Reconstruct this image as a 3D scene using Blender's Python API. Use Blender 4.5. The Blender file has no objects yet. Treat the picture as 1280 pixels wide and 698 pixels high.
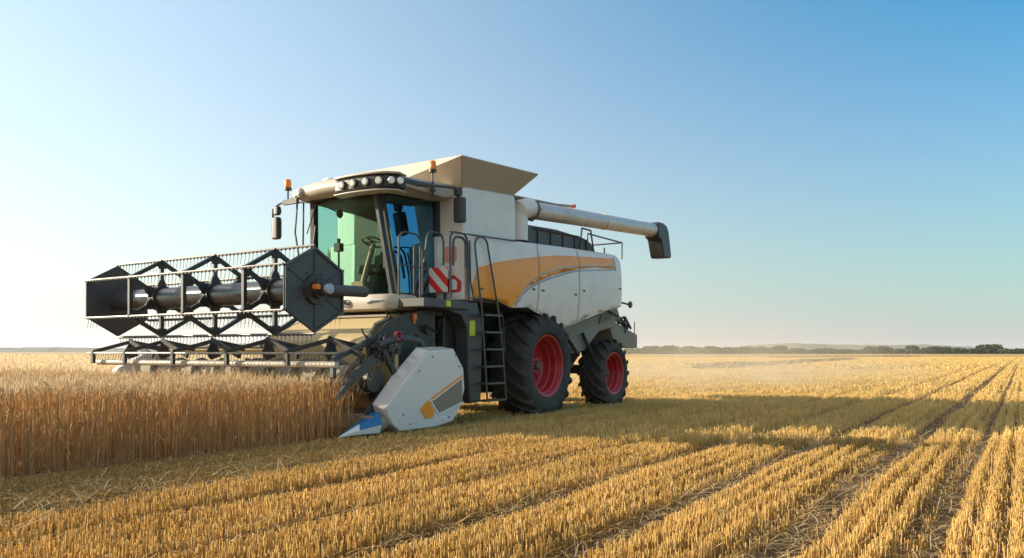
import bpy, bmesh, math, random
import numpy as np
from mathutils import Vector, Matrix
random.seed(7); rng = np.random.default_rng(7)
sc = bpy.context.scene; COL = sc.collection

# ------------------------------------------------------------------ camera
cam_d = bpy.data.cameras.new('camera'); cam = bpy.data.objects.new('camera', cam_d); COL.objects.link(cam)
cam.location = (0, 0, 1.17); cam.rotation_euler = (math.radians(90), 0, 0)
cam_d.lens = 28.125; cam_d.sensor_width = 36; cam_d.shift_y = 0.0711
cam_d.clip_start = 0.1; cam_d.clip_end = 20000
sc.camera = cam
# ------------------------------------------------------------------ sky and sun
SUN_EL = math.radians(17.5)
SUN_DIR = Vector((-0.991, 0.13, 0)).normalized() * math.cos(SUN_EL) + Vector((0, 0, math.sin(SUN_EL)))
w = bpy.data.worlds.new('World'); sc.world = w; w.use_nodes = True
nt = w.node_tree; nt.nodes.clear()
sky = nt.nodes.new('ShaderNodeTexSky'); sky.sky_type = 'NISHITA'; sky.sun_disc = False
sky.sun_elevation = SUN_EL; sky.sun_rotation = math.atan2(SUN_DIR.x, SUN_DIR.y)
sky.air_density = 2.4; sky.dust_density = 0.4; sky.ozone_density = 3.0; sky.altitude = 50
bg = nt.nodes.new('ShaderNodeBackground'); bg.inputs[1].default_value = 0.13
wo = nt.nodes.new('ShaderNodeOutputWorld')
# clear, slightly cyan air overhead and a broad milky glow of dust towards the sun
mul = nt.nodes.new('ShaderNodeMix'); mul.data_type = 'RGBA'; mul.blend_type = 'MULTIPLY'; mul.inputs[0].default_value = 1; mul.inputs[7].default_value = (.03, .52, 1.02, 1)
nt.links.new(sky.outputs[0], mul.inputs[6]); nt.links.new(mul.outputs[2], bg.inputs[0])
tcw = nt.nodes.new('ShaderNodeTexCoord'); dt = nt.nodes.new('ShaderNodeVectorMath'); dt.operation = 'DOT_PRODUCT'; dt.inputs[1].default_value = SUN_DIR
nt.links.new(tcw.outputs['Generated'], dt.inputs[0])
mr = nt.nodes.new('ShaderNodeMapRange'); mr.inputs[1].default_value = -.4; mr.inputs[2].default_value = 1; nt.links.new(dt.outputs['Value'], mr.inputs[0])
pw = nt.nodes.new('ShaderNodeMath'); pw.operation = 'POWER'; pw.inputs[1].default_value = 1.5; nt.links.new(mr.outputs[0], pw.inputs[0])
bg2 = nt.nodes.new('ShaderNodeBackground'); bg2.inputs[0].default_value = (.49, .325, .13, 1); nt.links.new(pw.outputs[0], bg2.inputs[1])
ad = nt.nodes.new('ShaderNodeAddShader'); nt.links.new(bg.outputs[0], ad.inputs[0]); nt.links.new(bg2.outputs[0], ad.inputs[1]); 
sx = nt.nodes.new('ShaderNodeSeparateXYZ'); nt.links.new(tcw.outputs['Generated'], sx.inputs[0])
m2 = nt.nodes.new('ShaderNodeMapRange'); m2.inputs[1].default_value = 0; m2.inputs[2].default_value = .42; m2.inputs[3].default_value = 1; m2.inputs[4].default_value = 0; nt.links.new(sx.outputs[2], m2.inputs[0])
p2 = nt.nodes.new('ShaderNodeMath'); p2.operation = 'POWER'; p2.inputs[1].default_value = 1.3; nt.links.new(m2.outputs[0], p2.inputs[0])
bg3 = nt.nodes.new('ShaderNodeBackground'); bg3.inputs[0].default_value = (.32, .105, .13, 1); nt.links.new(p2.outputs[0], bg3.inputs[1])
ad2 = nt.nodes.new('ShaderNodeAddShader'); nt.links.new(ad.outputs[0], ad2.inputs[0]); nt.links.new(bg3.outputs[0], ad2.inputs[1]); 
m3 = nt.nodes.new('ShaderNodeMapRange'); m3.inputs[1].default_value = 0; m3.inputs[2].default_value = 1; m3.inputs[3].default_value = 1; m3.inputs[4].default_value = 0; nt.links.new(sx.outputs[2], m3.inputs[0])
p3 = nt.nodes.new('ShaderNodeMath'); p3.operation = 'POWER'; p3.inputs[1].default_value = 8; nt.links.new(m3.outputs[0], p3.inputs[0])
bg4 = nt.nodes.new('ShaderNodeBackground'); bg4.inputs[0].default_value = (0, .10, .16, 1); nt.links.new(p3.outputs[0], bg4.inputs[1])
mm = nt.nodes.new('ShaderNodeMath'); mm.operation = 'MULTIPLY'; nt.links.new(pw.outputs[0], mm.inputs[0]); nt.links.new(p2.outputs[0], mm.inputs[1])
bg5 = nt.nodes.new('ShaderNodeBackground'); bg5.inputs[0].default_value = (0, 0, .16, 1); nt.links.new(mm.outputs[0], bg5.inputs[1])
ad3 = nt.nodes.new('ShaderNodeAddShader'); ad4 = nt.nodes.new('ShaderNodeAddShader'); nt.links.new(ad2.outputs[0], ad3.inputs[0]); nt.links.new(bg4.outputs[0], ad3.inputs[1]); nt.links.new(ad3.outputs[0], ad4.inputs[0]); nt.links.new(bg5.outputs[0], ad4.inputs[1]); nt.links.new(ad4.outputs[0], wo.inputs[0])
# warm fill light added to unseen sky above the frame, keeps shade from going blue
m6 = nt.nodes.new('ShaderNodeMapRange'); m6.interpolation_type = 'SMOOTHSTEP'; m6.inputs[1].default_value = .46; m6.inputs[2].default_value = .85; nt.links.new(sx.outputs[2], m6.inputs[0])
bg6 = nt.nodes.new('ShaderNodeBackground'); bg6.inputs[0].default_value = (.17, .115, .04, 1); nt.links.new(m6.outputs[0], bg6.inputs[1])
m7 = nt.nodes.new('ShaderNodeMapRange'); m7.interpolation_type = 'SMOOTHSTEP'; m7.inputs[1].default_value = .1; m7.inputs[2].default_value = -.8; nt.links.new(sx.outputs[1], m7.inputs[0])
bg7 = nt.nodes.new('ShaderNodeBackground'); bg7.inputs[0].default_value = (.13, .088, .03, 1); nt.links.new(m7.outputs[0], bg7.inputs[1])  # second warm fill added to the unseen sky behind the camera
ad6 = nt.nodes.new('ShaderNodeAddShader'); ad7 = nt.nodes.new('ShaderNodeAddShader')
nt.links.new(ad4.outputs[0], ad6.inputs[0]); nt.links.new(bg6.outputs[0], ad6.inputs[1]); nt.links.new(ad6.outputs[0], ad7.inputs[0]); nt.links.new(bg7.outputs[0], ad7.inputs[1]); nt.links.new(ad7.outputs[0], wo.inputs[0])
sd = bpy.data.lights.new('sun', 'SUN'); sd.energy = 5.0; sd.angle = math.radians(0.6); sd.color = (1.0, 0.86, 0.66)
sun = bpy.data.objects.new('sun', sd); COL.objects.link(sun)
sun.rotation_euler = (-SUN_DIR).to_track_quat('-Z', 'Y').to_euler(); sun.location = SUN_DIR * 60
vs = sc.view_settings; vs.view_transform = 'Standard'; vs.look = 'None'; vs.gamma = 1; vs.exposure = 0.82
vs.use_curve_mapping = False
sc.cycles.max_bounces = 8; sc.cycles.transparent_max_bounces = 16; sc.cycles.volume_bounces = 1
sc.cycles.use_denoising = True

# ------------------------------------------------------------------ materials
def N(nt, t, **k):
    n = nt.nodes.new(t)
    for a, b in k.items(): setattr(n, a, b)
    return n
def newmat(name):
    m = bpy.data.materials.new(name); m.use_nodes = True
    nt = m.node_tree; b = nt.nodes['Principled BSDF']
    return m, nt, b
def mixrgb(nt, fac, a, b):
    n = N(nt, 'ShaderNodeMix', data_type='RGBA')
    for sock, v in ((n.inputs[0], fac), (n.inputs[6], a), (n.inputs[7], b)):
        if isinstance(v, bpy.types.NodeSocket): nt.links.new(v, sock)
        else: sock.default_value = v if not isinstance(v, tuple) else (*v[:3], 1)
    return n.outputs[2]
def noise(nt, scale, detail=4, rough=.55, coord='Object', vec=None, stretch=None):
    n = N(nt, 'ShaderNodeTexNoise'); n.inputs['Scale'].default_value = scale
    n.inputs['Detail'].default_value = detail; n.inputs['Roughness'].default_value = rough
    if vec is None:
        tc = N(nt, 'ShaderNodeTexCoord'); vec = tc.outputs[coord]
    if stretch:
        mp = N(nt, 'ShaderNodeMapping'); mp.inputs['Scale'].default_value = stretch
        nt.links.new(vec, mp.inputs[0]); vec = mp.outputs[0]
    nt.links.new(vec, n.inputs['Vector'])
    return n.outputs['Fac']
def ramp(nt, fac, lo, hi, a=0., b=1.):
    n = N(nt, 'ShaderNodeMapRange'); n.inputs[1].default_value = lo; n.inputs[2].default_value = hi
    n.inputs[3].default_value = a; n.inputs[4].default_value = b
    nt.links.new(fac, n.inputs[0]); return n.outputs[0]
def math_(nt, op, a, b=None):
    n = N(nt, 'ShaderNodeMath', operation=op)
    for s, v in ((n.inputs[0], a), (n.inputs[1], b)):
        if v is None: continue
        if isinstance(v, (int, float)): s.default_value = v
        else: nt.links.new(v, s)
    return n.outputs[0]
DUST = (.30, .23, .14)
def paint(name, col, rough=.45, metal=0., dirt=.35, coat=0., bump=0., dustcol=DUST, scale=2.2):
    m, nt, b = newmat(name)
    f1 = noise(nt, scale, 6, .65); f2 = noise(nt, scale*9, 4, .6)
    f3 = noise(nt, scale*.8, 4, .6, stretch=(6, 6, .7))          # rain streaks
    d = math_(nt, 'MULTIPLY', ramp(nt, f1, .42, .72), dirt)
    d = math_(nt, 'ADD', d, math_(nt, 'MULTIPLY', ramp(nt, f3, .5, .8), dirt*.5))
    tcn = N(nt, 'ShaderNodeTexCoord'); sp = N(nt, 'ShaderNodeSeparateXYZ'); nt.links.new(tcn.outputs['Object'], sp.inputs[0])
    d = math_(nt, 'ADD', d, math_(nt, 'MULTIPLY', ramp(nt, sp.outputs[2], 1.3, .1), dirt*.6))
    d = math_(nt, 'MULTIPLY', d, ramp(nt, f2, .3, .7, .5, 1.1))
    c = mixrgb(nt, d, col, dustcol)
    nt.links.new(c, b.inputs['Base Color'])
    nt.links.new(ramp(nt, d, 0, .5, rough, min(1, rough+.3)), b.inputs['Roughness'])
    b.inputs['Metallic'].default_value = metal
    b.inputs['Coat Weight'].default_value = coat
    if bump:
        bp = N(nt, 'ShaderNodeBump'); bp.inputs['Strength'].default_value = bump; bp.inputs['Distance'].default_value = .01
        nt.links.new(f2, bp.inputs['Height']); nt.links.new(bp.outputs[0], b.inputs['Normal'])
    return m
def plain(name, col, rough=.5, metal=0., emit=None):
    m, nt, b = newmat(name); b.inputs['Base Color'].default_value = (*col, 1)
    b.inputs['Roughness'].default_value = rough; b.inputs['Metallic'].default_value = metal
    if emit: b.inputs['Emission Color'].default_value = (*emit[:3], 1); b.inputs['Emission Strength'].default_value = emit[3]
    return m
def glass(name, tint, gloss=.12, gmax=1., rough=.02, glosscol=(1, 1, 1)):
    m = bpy.data.materials.new(name); m.use_nodes = True; nt = m.node_tree; nt.nodes.clear()
    o = N(nt, 'ShaderNodeOutputMaterial'); t = N(nt, 'ShaderNodeBsdfTransparent'); t.inputs[0].default_value = (*tint, 1)
    g = N(nt, 'ShaderNodeBsdfGlossy'); g.inputs['Roughness'].default_value = rough; g.inputs[0].default_value = (*glosscol, 1)
    lw = N(nt, 'ShaderNodeLayerWeight'); lw.inputs[0].default_value = .35
    f = ramp(nt, lw.outputs['Fresnel'], 0, 1, gloss, gmax)
    mx = N(nt, 'ShaderNodeMixShader'); nt.links.new(f, mx.inputs[0])
    nt.links.new(t.outputs[0], mx.inputs[1]); nt.links.new(g.outputs[0], mx.inputs[2]); nt.links.new(mx.outputs[0], o.inputs[0])
    return m
M = {}
M['white'] = paint('pale_grey_paint', (.80, .74, .66), .4, dirt=.17, coat=.15)
M['div'] = paint('divider_paint', (.74, .71, .66), .3, dirt=.12, coat=.3)
M['orange'] = paint('orange_paint', (.95, .31, .012), .38, dirt=.10, coat=.2)
M['bluegrey'] = paint('blue_grey_paint', (.38, .45, .54), .4, dirt=.2)
M['tan'] = paint('tan_sheet_metal', (.50, .41, .31), .6, dirt=.25)
M['cream'] = paint('cream_paint', (.50, .44, .35), .42, dirt=.35)
M['feeder'] = paint('feeder_paint', (.50, .38, .17), .5, dirt=.5)
M['black'] = paint('black_steel', (.022, .023, .025), .42, dirt=.14, bump=.1)
M['char'] = paint('charcoal_steel', (.045, .048, .052), .4, dirt=.15)
M['rail'] = paint('dark_green_grey_tube', (.05, .06, .06), .35, dirt=.12)
M['dgrey'] = paint('dark_grey_plastic', (.07, .072, .07), .55, dirt=.3)
M['olive'] = paint('dusty_grey_panel', (.25, .225, .17), .6, dirt=.5)
M['steel'] = paint('worn_steel', (.17, .16, .145), .4, .6, dirt=.25)
M['alu'] = paint('auger_tube_metal', (.62, .58, .52), .38, .25, dirt=.25)
M['reeltube'] = paint('dark_tube_metal', (.10, .10, .105), .28, .6, dirt=.15)
M['tyre'] = paint('tyre_rubber', (.022, .023, .024), .75, dirt=.42, bump=.3, dustcol=(.16, .13, .09), scale=3)
M['red'] = paint('red_rim_paint', (.44, .012, .018), .4, dirt=.12, coat=.2)
M['amber'] = plain('amber_lens', (.9, .22, .02), .25)
M['cap'] = plain('grey_cap', (.30, .33, .38), .4)
M['lamp'] = plain('lamp_lens', (.75, .73, .68), .12, .3)
M['mirror'] = plain('mirror_glass', (.7, .7, .7), .05, 1.)
M['redlabel'] = plain('red_label', (.55, .03, .03), .4)
M['pinklabel'] = plain('orange_label', (.75, .28, .17), .45)
M['whitel'] = plain('white_label', (.8, .78, .72), .45)
M['yellow'] = plain('yellow_label', (.62, .66, .03), .5)
M['blue'] = plain('blue_plastic', (.03, .16, .34), .3)
M['seat'] = plain('seat_fabric', (.06, .09, .08), .8)
M['trim'] = plain('cab_trim', (.03, .025, .012), .7)
M['teal'] = plain('teal_grey_plastic', (.16, .20, .18), .5)
M['glass'] = glass('windscreen_glass', (.80, .78, .62), .006, .05, glosscol=(1, .8, .5))
M['glassteal'] = glass('teal_side_glass', (.50, 1, .98), .02, .2)
M['glassblue'] = glass('blue_tinted_glass', (.05, .16, .22), .62, glosscol=(.13, .31, .43))
m, nt, b = newmat('warning_stripes')
tcn = N(nt, 'ShaderNodeTexCoord'); sp = N(nt, 'ShaderNodeSeparateXYZ'); nt.links.new(tcn.outputs['Object'], sp.inputs[0])
s = math_(nt, 'SUBTRACT', sp.outputs[1], sp.outputs[2]); s = math_(nt, 'ADD', math_(nt, 'DIVIDE', s, .29), 20.25)
s = math_(nt, 'GREATER_THAN', math_(nt, 'FRACT', s), .5)
nt.links.new(mixrgb(nt, s, (.86, .78, .68), (.82, .03, .015)), b.inputs['Base Color']); M['warn'] = m

# ------------------------------------------------------------------ mesh helpers
class MB:
    def __init__(s): s.v = []; s.f = []; s.mi = []; s.cur = 0
    def add(s, vs, fs):
        o = len(s.v); s.v += [tuple(p) for p in vs]; s.f += [tuple(o+i for i in f) for f in fs]; s.mi += [s.cur]*len(fs); return s
    def box(s, a, b):
        (x0, y0, z0), (x1, y1, z1) = a, b
        return s.add([(x0,y0,z0),(x1,y0,z0),(x1,y1,z0),(x0,y1,z0),(x0,y0,z1),(x1,y0,z1),(x1,y1,z1),(x0,y1,z1)],
                     [(0,3,2,1),(4,5,6,7),(0,1,5,4),(1,2,6,5),(2,3,7,6),(3,0,4,7)])
    def bar(s, p, q, wd, hd, up=(0,0,1)):                      # rectangular bar from p to q
        p, q = Vector(p), Vector(q); d = (q-p).normalized(); up = Vector(up)
        if abs(d.dot(up)) > .98: up = Vector((1,0,0))
        r = d.cross(up).normalized(); t = r.cross(d)
        vs = [c + r*a*wd/2 + t*b*hd/2 for c in (p, q) for a, b in ((-1,-1),(1,-1),(1,1),(-1,1))]
        return s.add(vs, [(0,3,2,1),(4,5,6,7),(0,1,5,4),(1,2,6,5),(2,3,7,6),(3,0,4,7)])
    def tube(s, pts, r, seg=10, caps=True, r1=None):
        pts = [Vector(p) for p in pts]; n = len(pts); o = len(s.v); prev = None; vs = []
        for i, p in enumerate(pts):
            d = ((pts[i+1]-p) if i < n-1 else Vector()) ; e = ((p-pts[i-1]) if i else Vector())
            t = (d.normalized() if d.length else Vector()) + (e.normalized() if e.length else Vector()); t.normalize()
            if prev is None:
                a = t.cross(Vector((0,0,1)) if abs(t.z) < .9 else Vector((1,0,0))).normalized()
            else: a = (prev - t*prev.dot(t)).normalized()
            prev = a; bb = t.cross(a); rr = r if r1 is None else r+(r1-r)*i/(n-1)
            k = 1.
            if d.length and e.length: k = 1/max(.5, math.sqrt((1+d.normalized().dot(e.normalized()))/2))
            vs += [p + (a*math.cos(x) + bb*math.sin(x))*rr*(k if 0 < i < n-1 else 1) for x in [2*math.pi*j/seg for j in range(seg)]]
        fs = [(i*seg+j, i*seg+(j+1)%seg, (i+1)*seg+(j+1)%seg, (i+1)*seg+j) for i in range(n-1) for j in range(seg)]
        if caps: fs += [tuple(range(seg))[::-1], tuple((n-1)*seg+j for j in range(seg))]
        return s.add(vs, fs)
    def prism(s, poly, v0, v1):                                 # polygon in the side plane (x, z), extruded along y
        n = len(poly)
        vs = [(x, v0, z) for x, z in poly] + [(x, v1, z) for x, z in poly]
        return s.add(vs, [tuple(range(n)), tuple(range(2*n-1, n-1, -1))] + [(i, (i+1)%n+0, (i+1)%n+n, i+n)[::-1] for i in range(n)])
    def plan(s, poly, z0, z1):
        n = len(poly); vs = [(x, y, z0) for x, y in poly] + [(x, y, z1) for x, y in poly]
        return s.add(vs, [tuple(range(n))[::-1], tuple(range(n, 2*n))] + [(i, (i+1)%n, (i+1)%n+n, i+n) for i in range(n)])
    def lathe(s, prof, c, seg=48, close=False):                # profile (offset along y, radius) round the y axis through c
        n = len(prof); vs = []
        for k in range(seg):
            a = 2*math.pi*k/seg
            vs += [(c[0]+r*math.cos(a), c[1]+y, c[2]+r*math.sin(a)) for y, r in prof]
        fs = [(k*n+i, k*n+i+1, ((k+1)%seg)*n+i+1, ((k+1)%seg)*n+i) for k in range(seg) for i in range(n-1)]
        if close: fs += [(k*n+n-1, k*n, ((k+1)%seg)*n, ((k+1)%seg)*n+n-1) for k in range(seg)]
        return s.add(vs, fs)
    def sheet(s, quad, t=.01):                                  # four corners with a thickness
        q = [Vector(p) for p in quad]; n = (q[1]-q[0]).cross(q[-1]-q[0]).normalized()*t; k = len(q)
        return s.add(q+[p+n for p in q], [tuple(range(k))[::-1], tuple(range(k, 2*k))]+[(i, (i+1)%k, (i+1)%k+k, i+k) for i in range(k)])
    def loft(s, rings, caps=True):
        n = len(rings[0]); vs = [p for r in rings for p in r]
        fs = [(i*n+j, i*n+(j+1)%n, (i+1)*n+(j+1)%n, (i+1)*n+j) for i in range(len(rings)-1) for j in range(n)]
        if caps: fs += [tuple(range(n))[::-1], tuple((len(rings)-1)*n+j for j in range(n))]
        return s.add(vs, fs)
    def build(s, name, mat, parent=None, bevel=0., ang=35, sub=0):
        me = bpy.data.meshes.new(name); me.from_pydata(s.v, [], s.f)
        mats = mat if isinstance(mat, (list, tuple)) else [mat]
        for mm in mats: me.materials.append(mm)
        if len(mats) > 1: me.polygons.foreach_set('material_index', s.mi)
        bm = bmesh.new(); bm.from_mesh(me); bmesh.ops.recalc_face_normals(bm, faces=bm.faces); bm.to_mesh(me); bm.free()
        me.shade_smooth(); me.set_sharp_from_angle(angle=math.radians(ang))
        o = bpy.data.objects.new(name, me); COL.objects.link(o)
        if parent: o.parent = parent
        if bevel:
            md = o.modifiers.new('bevel', 'BEVEL'); md.width = bevel; md.segments = 3 if bevel > .02 else 2; md.limit_method = 'ANGLE'; md.angle_limit = math.radians(40); md.harden_normals = True
        if sub:
            md = o.modifiers.new('sub', 'SUBSURF'); md.levels = md.render_levels = sub
        return o
def rounded(poly, r, seg=4):                                    # round the corners of a 2-D polygon
    out = []; n = len(poly)
    for i in range(n):
        p0, p, p1 = Vector(poly[i-1]), Vector(poly[i]), Vector(poly[(i+1)%n])
        rr = r[i] if isinstance(r, (list, tuple)) else r
        a = (p0-p); b = (p1-p); k = min(rr, a.length*.45, b.length*.45)
        a = p+a.normalized()*k; b = p+b.normalized()*k
        for j in range(seg+1):
            t = j/seg; q = a*(1-t)**2+p*2*t*(1-t)+b*t*t; out.append((q.x, q.y))
    return out
def tag(o, label, cat, group=None, kind=None):
    if label: o['label'] = label
    if cat: o['category'] = cat
    if group: o['group'] = group
    if kind: o['kind'] = kind
    return o
def structure(o): o['kind'] = 'structure'; return o

# machine frame: x towards the rear of the harvester, y across it, z up
ORG = Vector((.70, 14.8, 0)); DR = Vector((.5388, .8425, 0)); DL = Vector((-.8425, .5388, 0))
def uv_of(X, Y):
    dx = X-ORG.x; dy = Y-ORG.y
    return dx*DR.x+dy*DR.y, dx*DL.x+dy*DL.y
def xy_of(u, v): return ORG.x+u*DR.x+v*DL.x, ORG.y+u*DR.y+v*DL.y

# ------------------------------------------------------------------ ground
m, nt, b = newmat('field_soil')
tc = N(nt, 'ShaderNodeTexCoord'); rot = N(nt, 'ShaderNodeMapping'); rot.vector_type = 'POINT'
rot.inputs['Rotation'].default_value = (0, 0, -math.atan2(DR.y, DR.x))
nt.links.new(tc.outputs['Object'], rot.inputs[0])
sepr = N(nt, 'ShaderNodeSeparateXYZ'); nt.links.new(rot.outputs[0], sepr.inputs[0])
f_small = noise(nt, 9, 8, .7, vec=rot.outputs[0], stretch=(.5, 1, 1)); f_straw = noise(nt, 60, 4, .7, vec=rot.outputs[0], stretch=(.35, 1, 1))
f_big = noise(nt, .05, 5, .6, vec=rot.outputs[0]); f_row = noise(nt, .9, 3, .6, vec=rot.outputs[0], stretch=(.012, 1, 1))
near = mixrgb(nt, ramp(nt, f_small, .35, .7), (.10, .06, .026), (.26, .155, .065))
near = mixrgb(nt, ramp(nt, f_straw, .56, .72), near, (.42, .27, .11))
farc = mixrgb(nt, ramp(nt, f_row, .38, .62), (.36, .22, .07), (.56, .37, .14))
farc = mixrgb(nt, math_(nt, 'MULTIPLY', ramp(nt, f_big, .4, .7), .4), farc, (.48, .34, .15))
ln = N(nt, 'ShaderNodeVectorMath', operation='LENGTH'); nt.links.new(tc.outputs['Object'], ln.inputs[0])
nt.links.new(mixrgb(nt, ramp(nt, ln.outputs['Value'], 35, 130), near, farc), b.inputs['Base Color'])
b.inputs['Roughness'].default_value = .95; b.inputs['Specular IOR Level'].default_value = .1
bp = N(nt, 'ShaderNodeBump'); bp.inputs['Strength'].default_value = .8; bp.inputs['Distance'].default_value = .04
nt.links.new(f_small, bp.inputs['Height']); nt.links.new(bp.outputs[0], b.inputs['Normal'])
M['soil'] = m
g = MB(); g.add([(-5000,-300,0),(5000,-300,0),(5000,7000,0),(-5000,7000,0)], [(0,1,2,3)])
structure(g.build('ground', M['soil']))

# ------------------------------------------------------------------ straw materials
def straw(name, c1, c2, trans=.25, rough=.6, tipz=None, tip=None, low=None):
    m, nt, b = newmat(name)
    ge = N(nt, 'ShaderNodeNewGeometry')
    c = mixrgb(nt, ge.outputs['Random Per Island'], c1, c2)
    f = noise(nt, .35, 3, .6)
    c = mixrgb(nt, math_(nt, 'MULTIPLY', ramp(nt, f, .4, .65), .35), c, tuple(x*.72 for x in c1))
    if low:
        sp = N(nt, 'ShaderNodeSeparateXYZ'); nt.links.new(ge.outputs['Position'], sp.inputs[0])
        c = mixrgb(nt, ramp(nt, sp.outputs[2], low[1], low[0], 0, .75), c, low[2])
    nt.links.new(c, b.inputs['Base Color']); b.inputs['Roughness'].default_value = rough
    b.inputs['Specular IOR Level'].default_value = .25
    tr = N(nt, 'ShaderNodeBsdfTranslucent'); nt.links.new(c, tr.inputs[0])
    mx = N(nt, 'ShaderNodeMixShader'); mx.inputs[0].default_value = trans
    o = [n for n in nt.nodes if n.type == 'OUTPUT_MATERIAL'][0]
    nt.links.new(b.outputs[0], mx.inputs[1]); nt.links.new(tr.outputs[0], mx.inputs[2]); nt.links.new(mx.outputs[0], o.inputs[0])
    return m
M['stub'] = straw('stubble_straw', (.60, .38, .10), (.92, .67, .28), .40)
M['litter'] = straw('fallen_straw', (.40, .26, .10), (.76, .56, .28), .2)
M['stem'] = straw('wheat_stems', (.66, .42, .18), (.92, .68, .37), .55)
M['head'] = straw('wheat_ears', (.64, .47, .26), (.93, .77, .50), .45)

def mesh_np(name, V, F, mats, mi=None):
    me = bpy.data.meshes.new(name); nF, k = F.shape
    me.vertices.add(len(V)); me.vertices.foreach_set('co', V.astype(np.float32).ravel())
    me.loops.add(nF*k); me.loops.foreach_set('vertex_index', F.astype(np.int32).ravel())
    me.polygons.add(nF); me.polygons.foreach_set('loop_start', np.arange(0, nF*k, k, dtype=np.int32))
    for m_ in mats: me.materials.append(m_)
    if mi is not None: me.polygons.foreach_set('material_index', mi.astype(np.int32))
    me.update(calc_edges=True)
    return me
class Straws:                                                   # thousands of thin straws collected into one mesh
    def __init__(s): s.V = []; s.F = []; s.I = []; s.n = 0
    def ribbon(s, P, Wd, yaw, mi=0):
        # P (n, k, 3) centre line, Wd (n, k) half widths, yaw (n) direction of the flat side
        n, k, _ = P.shape
        if n == 0: return
        d = np.stack([np.cos(yaw), np.sin(yaw), np.zeros(n)], 1)[:, None, :]*Wd[:, :, None]
        V = np.concatenate([P-d, P+d], 1).reshape(-1, 3)        # per straw: k left then k right
        base = (np.arange(n)*2*k)[:, None, None]; i = np.arange(k-1)
        F = np.stack([i, i+1, i+1+k, i+k], 1)[None]+base
        s.V.append(V); s.F.append(F.reshape(-1, 4)+s.n); s.I.append(np.full(n*(k-1), mi)); s.n += len(V)
    def prism(s, P, Wd, yaw, mi=0, sides=3):
        n, k, _ = P.shape
        if n == 0: return
        a = yaw[:, None]+np.arange(sides)[None]*2*np.pi/sides
        d = np.stack([np.cos(a), np.sin(a), np.zeros_like(a)], 2)           # n, sides, 3
        V = (P[:, :, None, :]+d[:, None]*Wd[:, :, None, None]).reshape(-1, 3)
        base = (np.arange(n)*k*sides)[:, None, None, None]; i = np.arange(k-1)[:, None]; j = np.arange(sides)[None]; j2 = (j+1) % sides
        F = np.stack([i*sides+j, i*sides+j2, (i+1)*sides+j2, (i+1)*sides+j], 2)[None]+base
        s.V.append(V); s.F.append(F.reshape(-1, 4)+s.n); s.I.append(np.full(n*(k-1)*sides, mi)); s.n += len(V)
    def build(s, name, mats):
        me = mesh_np(name, np.concatenate(s.V), np.concatenate(s.F), mats, np.concatenate(s.I))
        o = bpy.data.objects.new(name, me); COL.objects.link(o); return o

def vnoise(x, y, seed=0):                                       # cheap value noise
    xi = np.floor(x).astype(int); yi = np.floor(y).astype(int); fx = x-xi; fy = y-yi
    fx = fx*fx*(3-2*fx); fy = fy*fy*(3-2*fy)
    def h(a, b): 
        q = (a*374761393+b*668265263+seed*974634777) & 0xffffffff
        q = ((q ^ (q >> 13))*1274126177) & 0xffffffff
        return (q ^ (q >> 16))/4294967296.
    return (h(xi, yi)*(1-fx)+h(xi+1, yi)*fx)*(1-fy)+(h(xi, yi+1)*(1-fx)+h(xi+1, yi+1)*fx)*fy

WV, WU = .22, -4.88                                             # near edge of the standing crop, line of the knife
def in_wheat(X, Y):
    u, v = uv_of(X, Y)
    return ((u < WU) & (v > WV)) | ((v > 5.9) & (X < -.12*Y))
GAPS = [(-.75,.14,.5),(-1.65,.16,.6),(-2.6,.14,.55),(-3.5,.13,.6),(-4.38,.17,.85),(-5.3,.19,.88),(-6.22,.23,.92),(-6.95,.15,.85),(-7.75,.14,.6),(-8.7,.16,.6)]
rr = np.random.default_rng(3)
c = -9.6
while c > -60: GAPS.append((c, .15+.1*rr.random(), .55+.35*rr.random())); c -= .8+.4*rr.random()
c = .3
while c < 70: GAPS.append((c, .15+.12*rr.random(), .5+.4*rr.random())); c += .85+.5*rr.random()
def gap_keep(u, v):
    vv = v+.10*(vnoise(u*.35, v*0+3, 5)-.5)
    k = np.ones_like(v)
    for c, wd, s in GAPS: k *= 1-min(1, s*1.1)*np.exp(-(np.abs(vv-c)/(wd*.76))**2.5)
    return k

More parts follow.
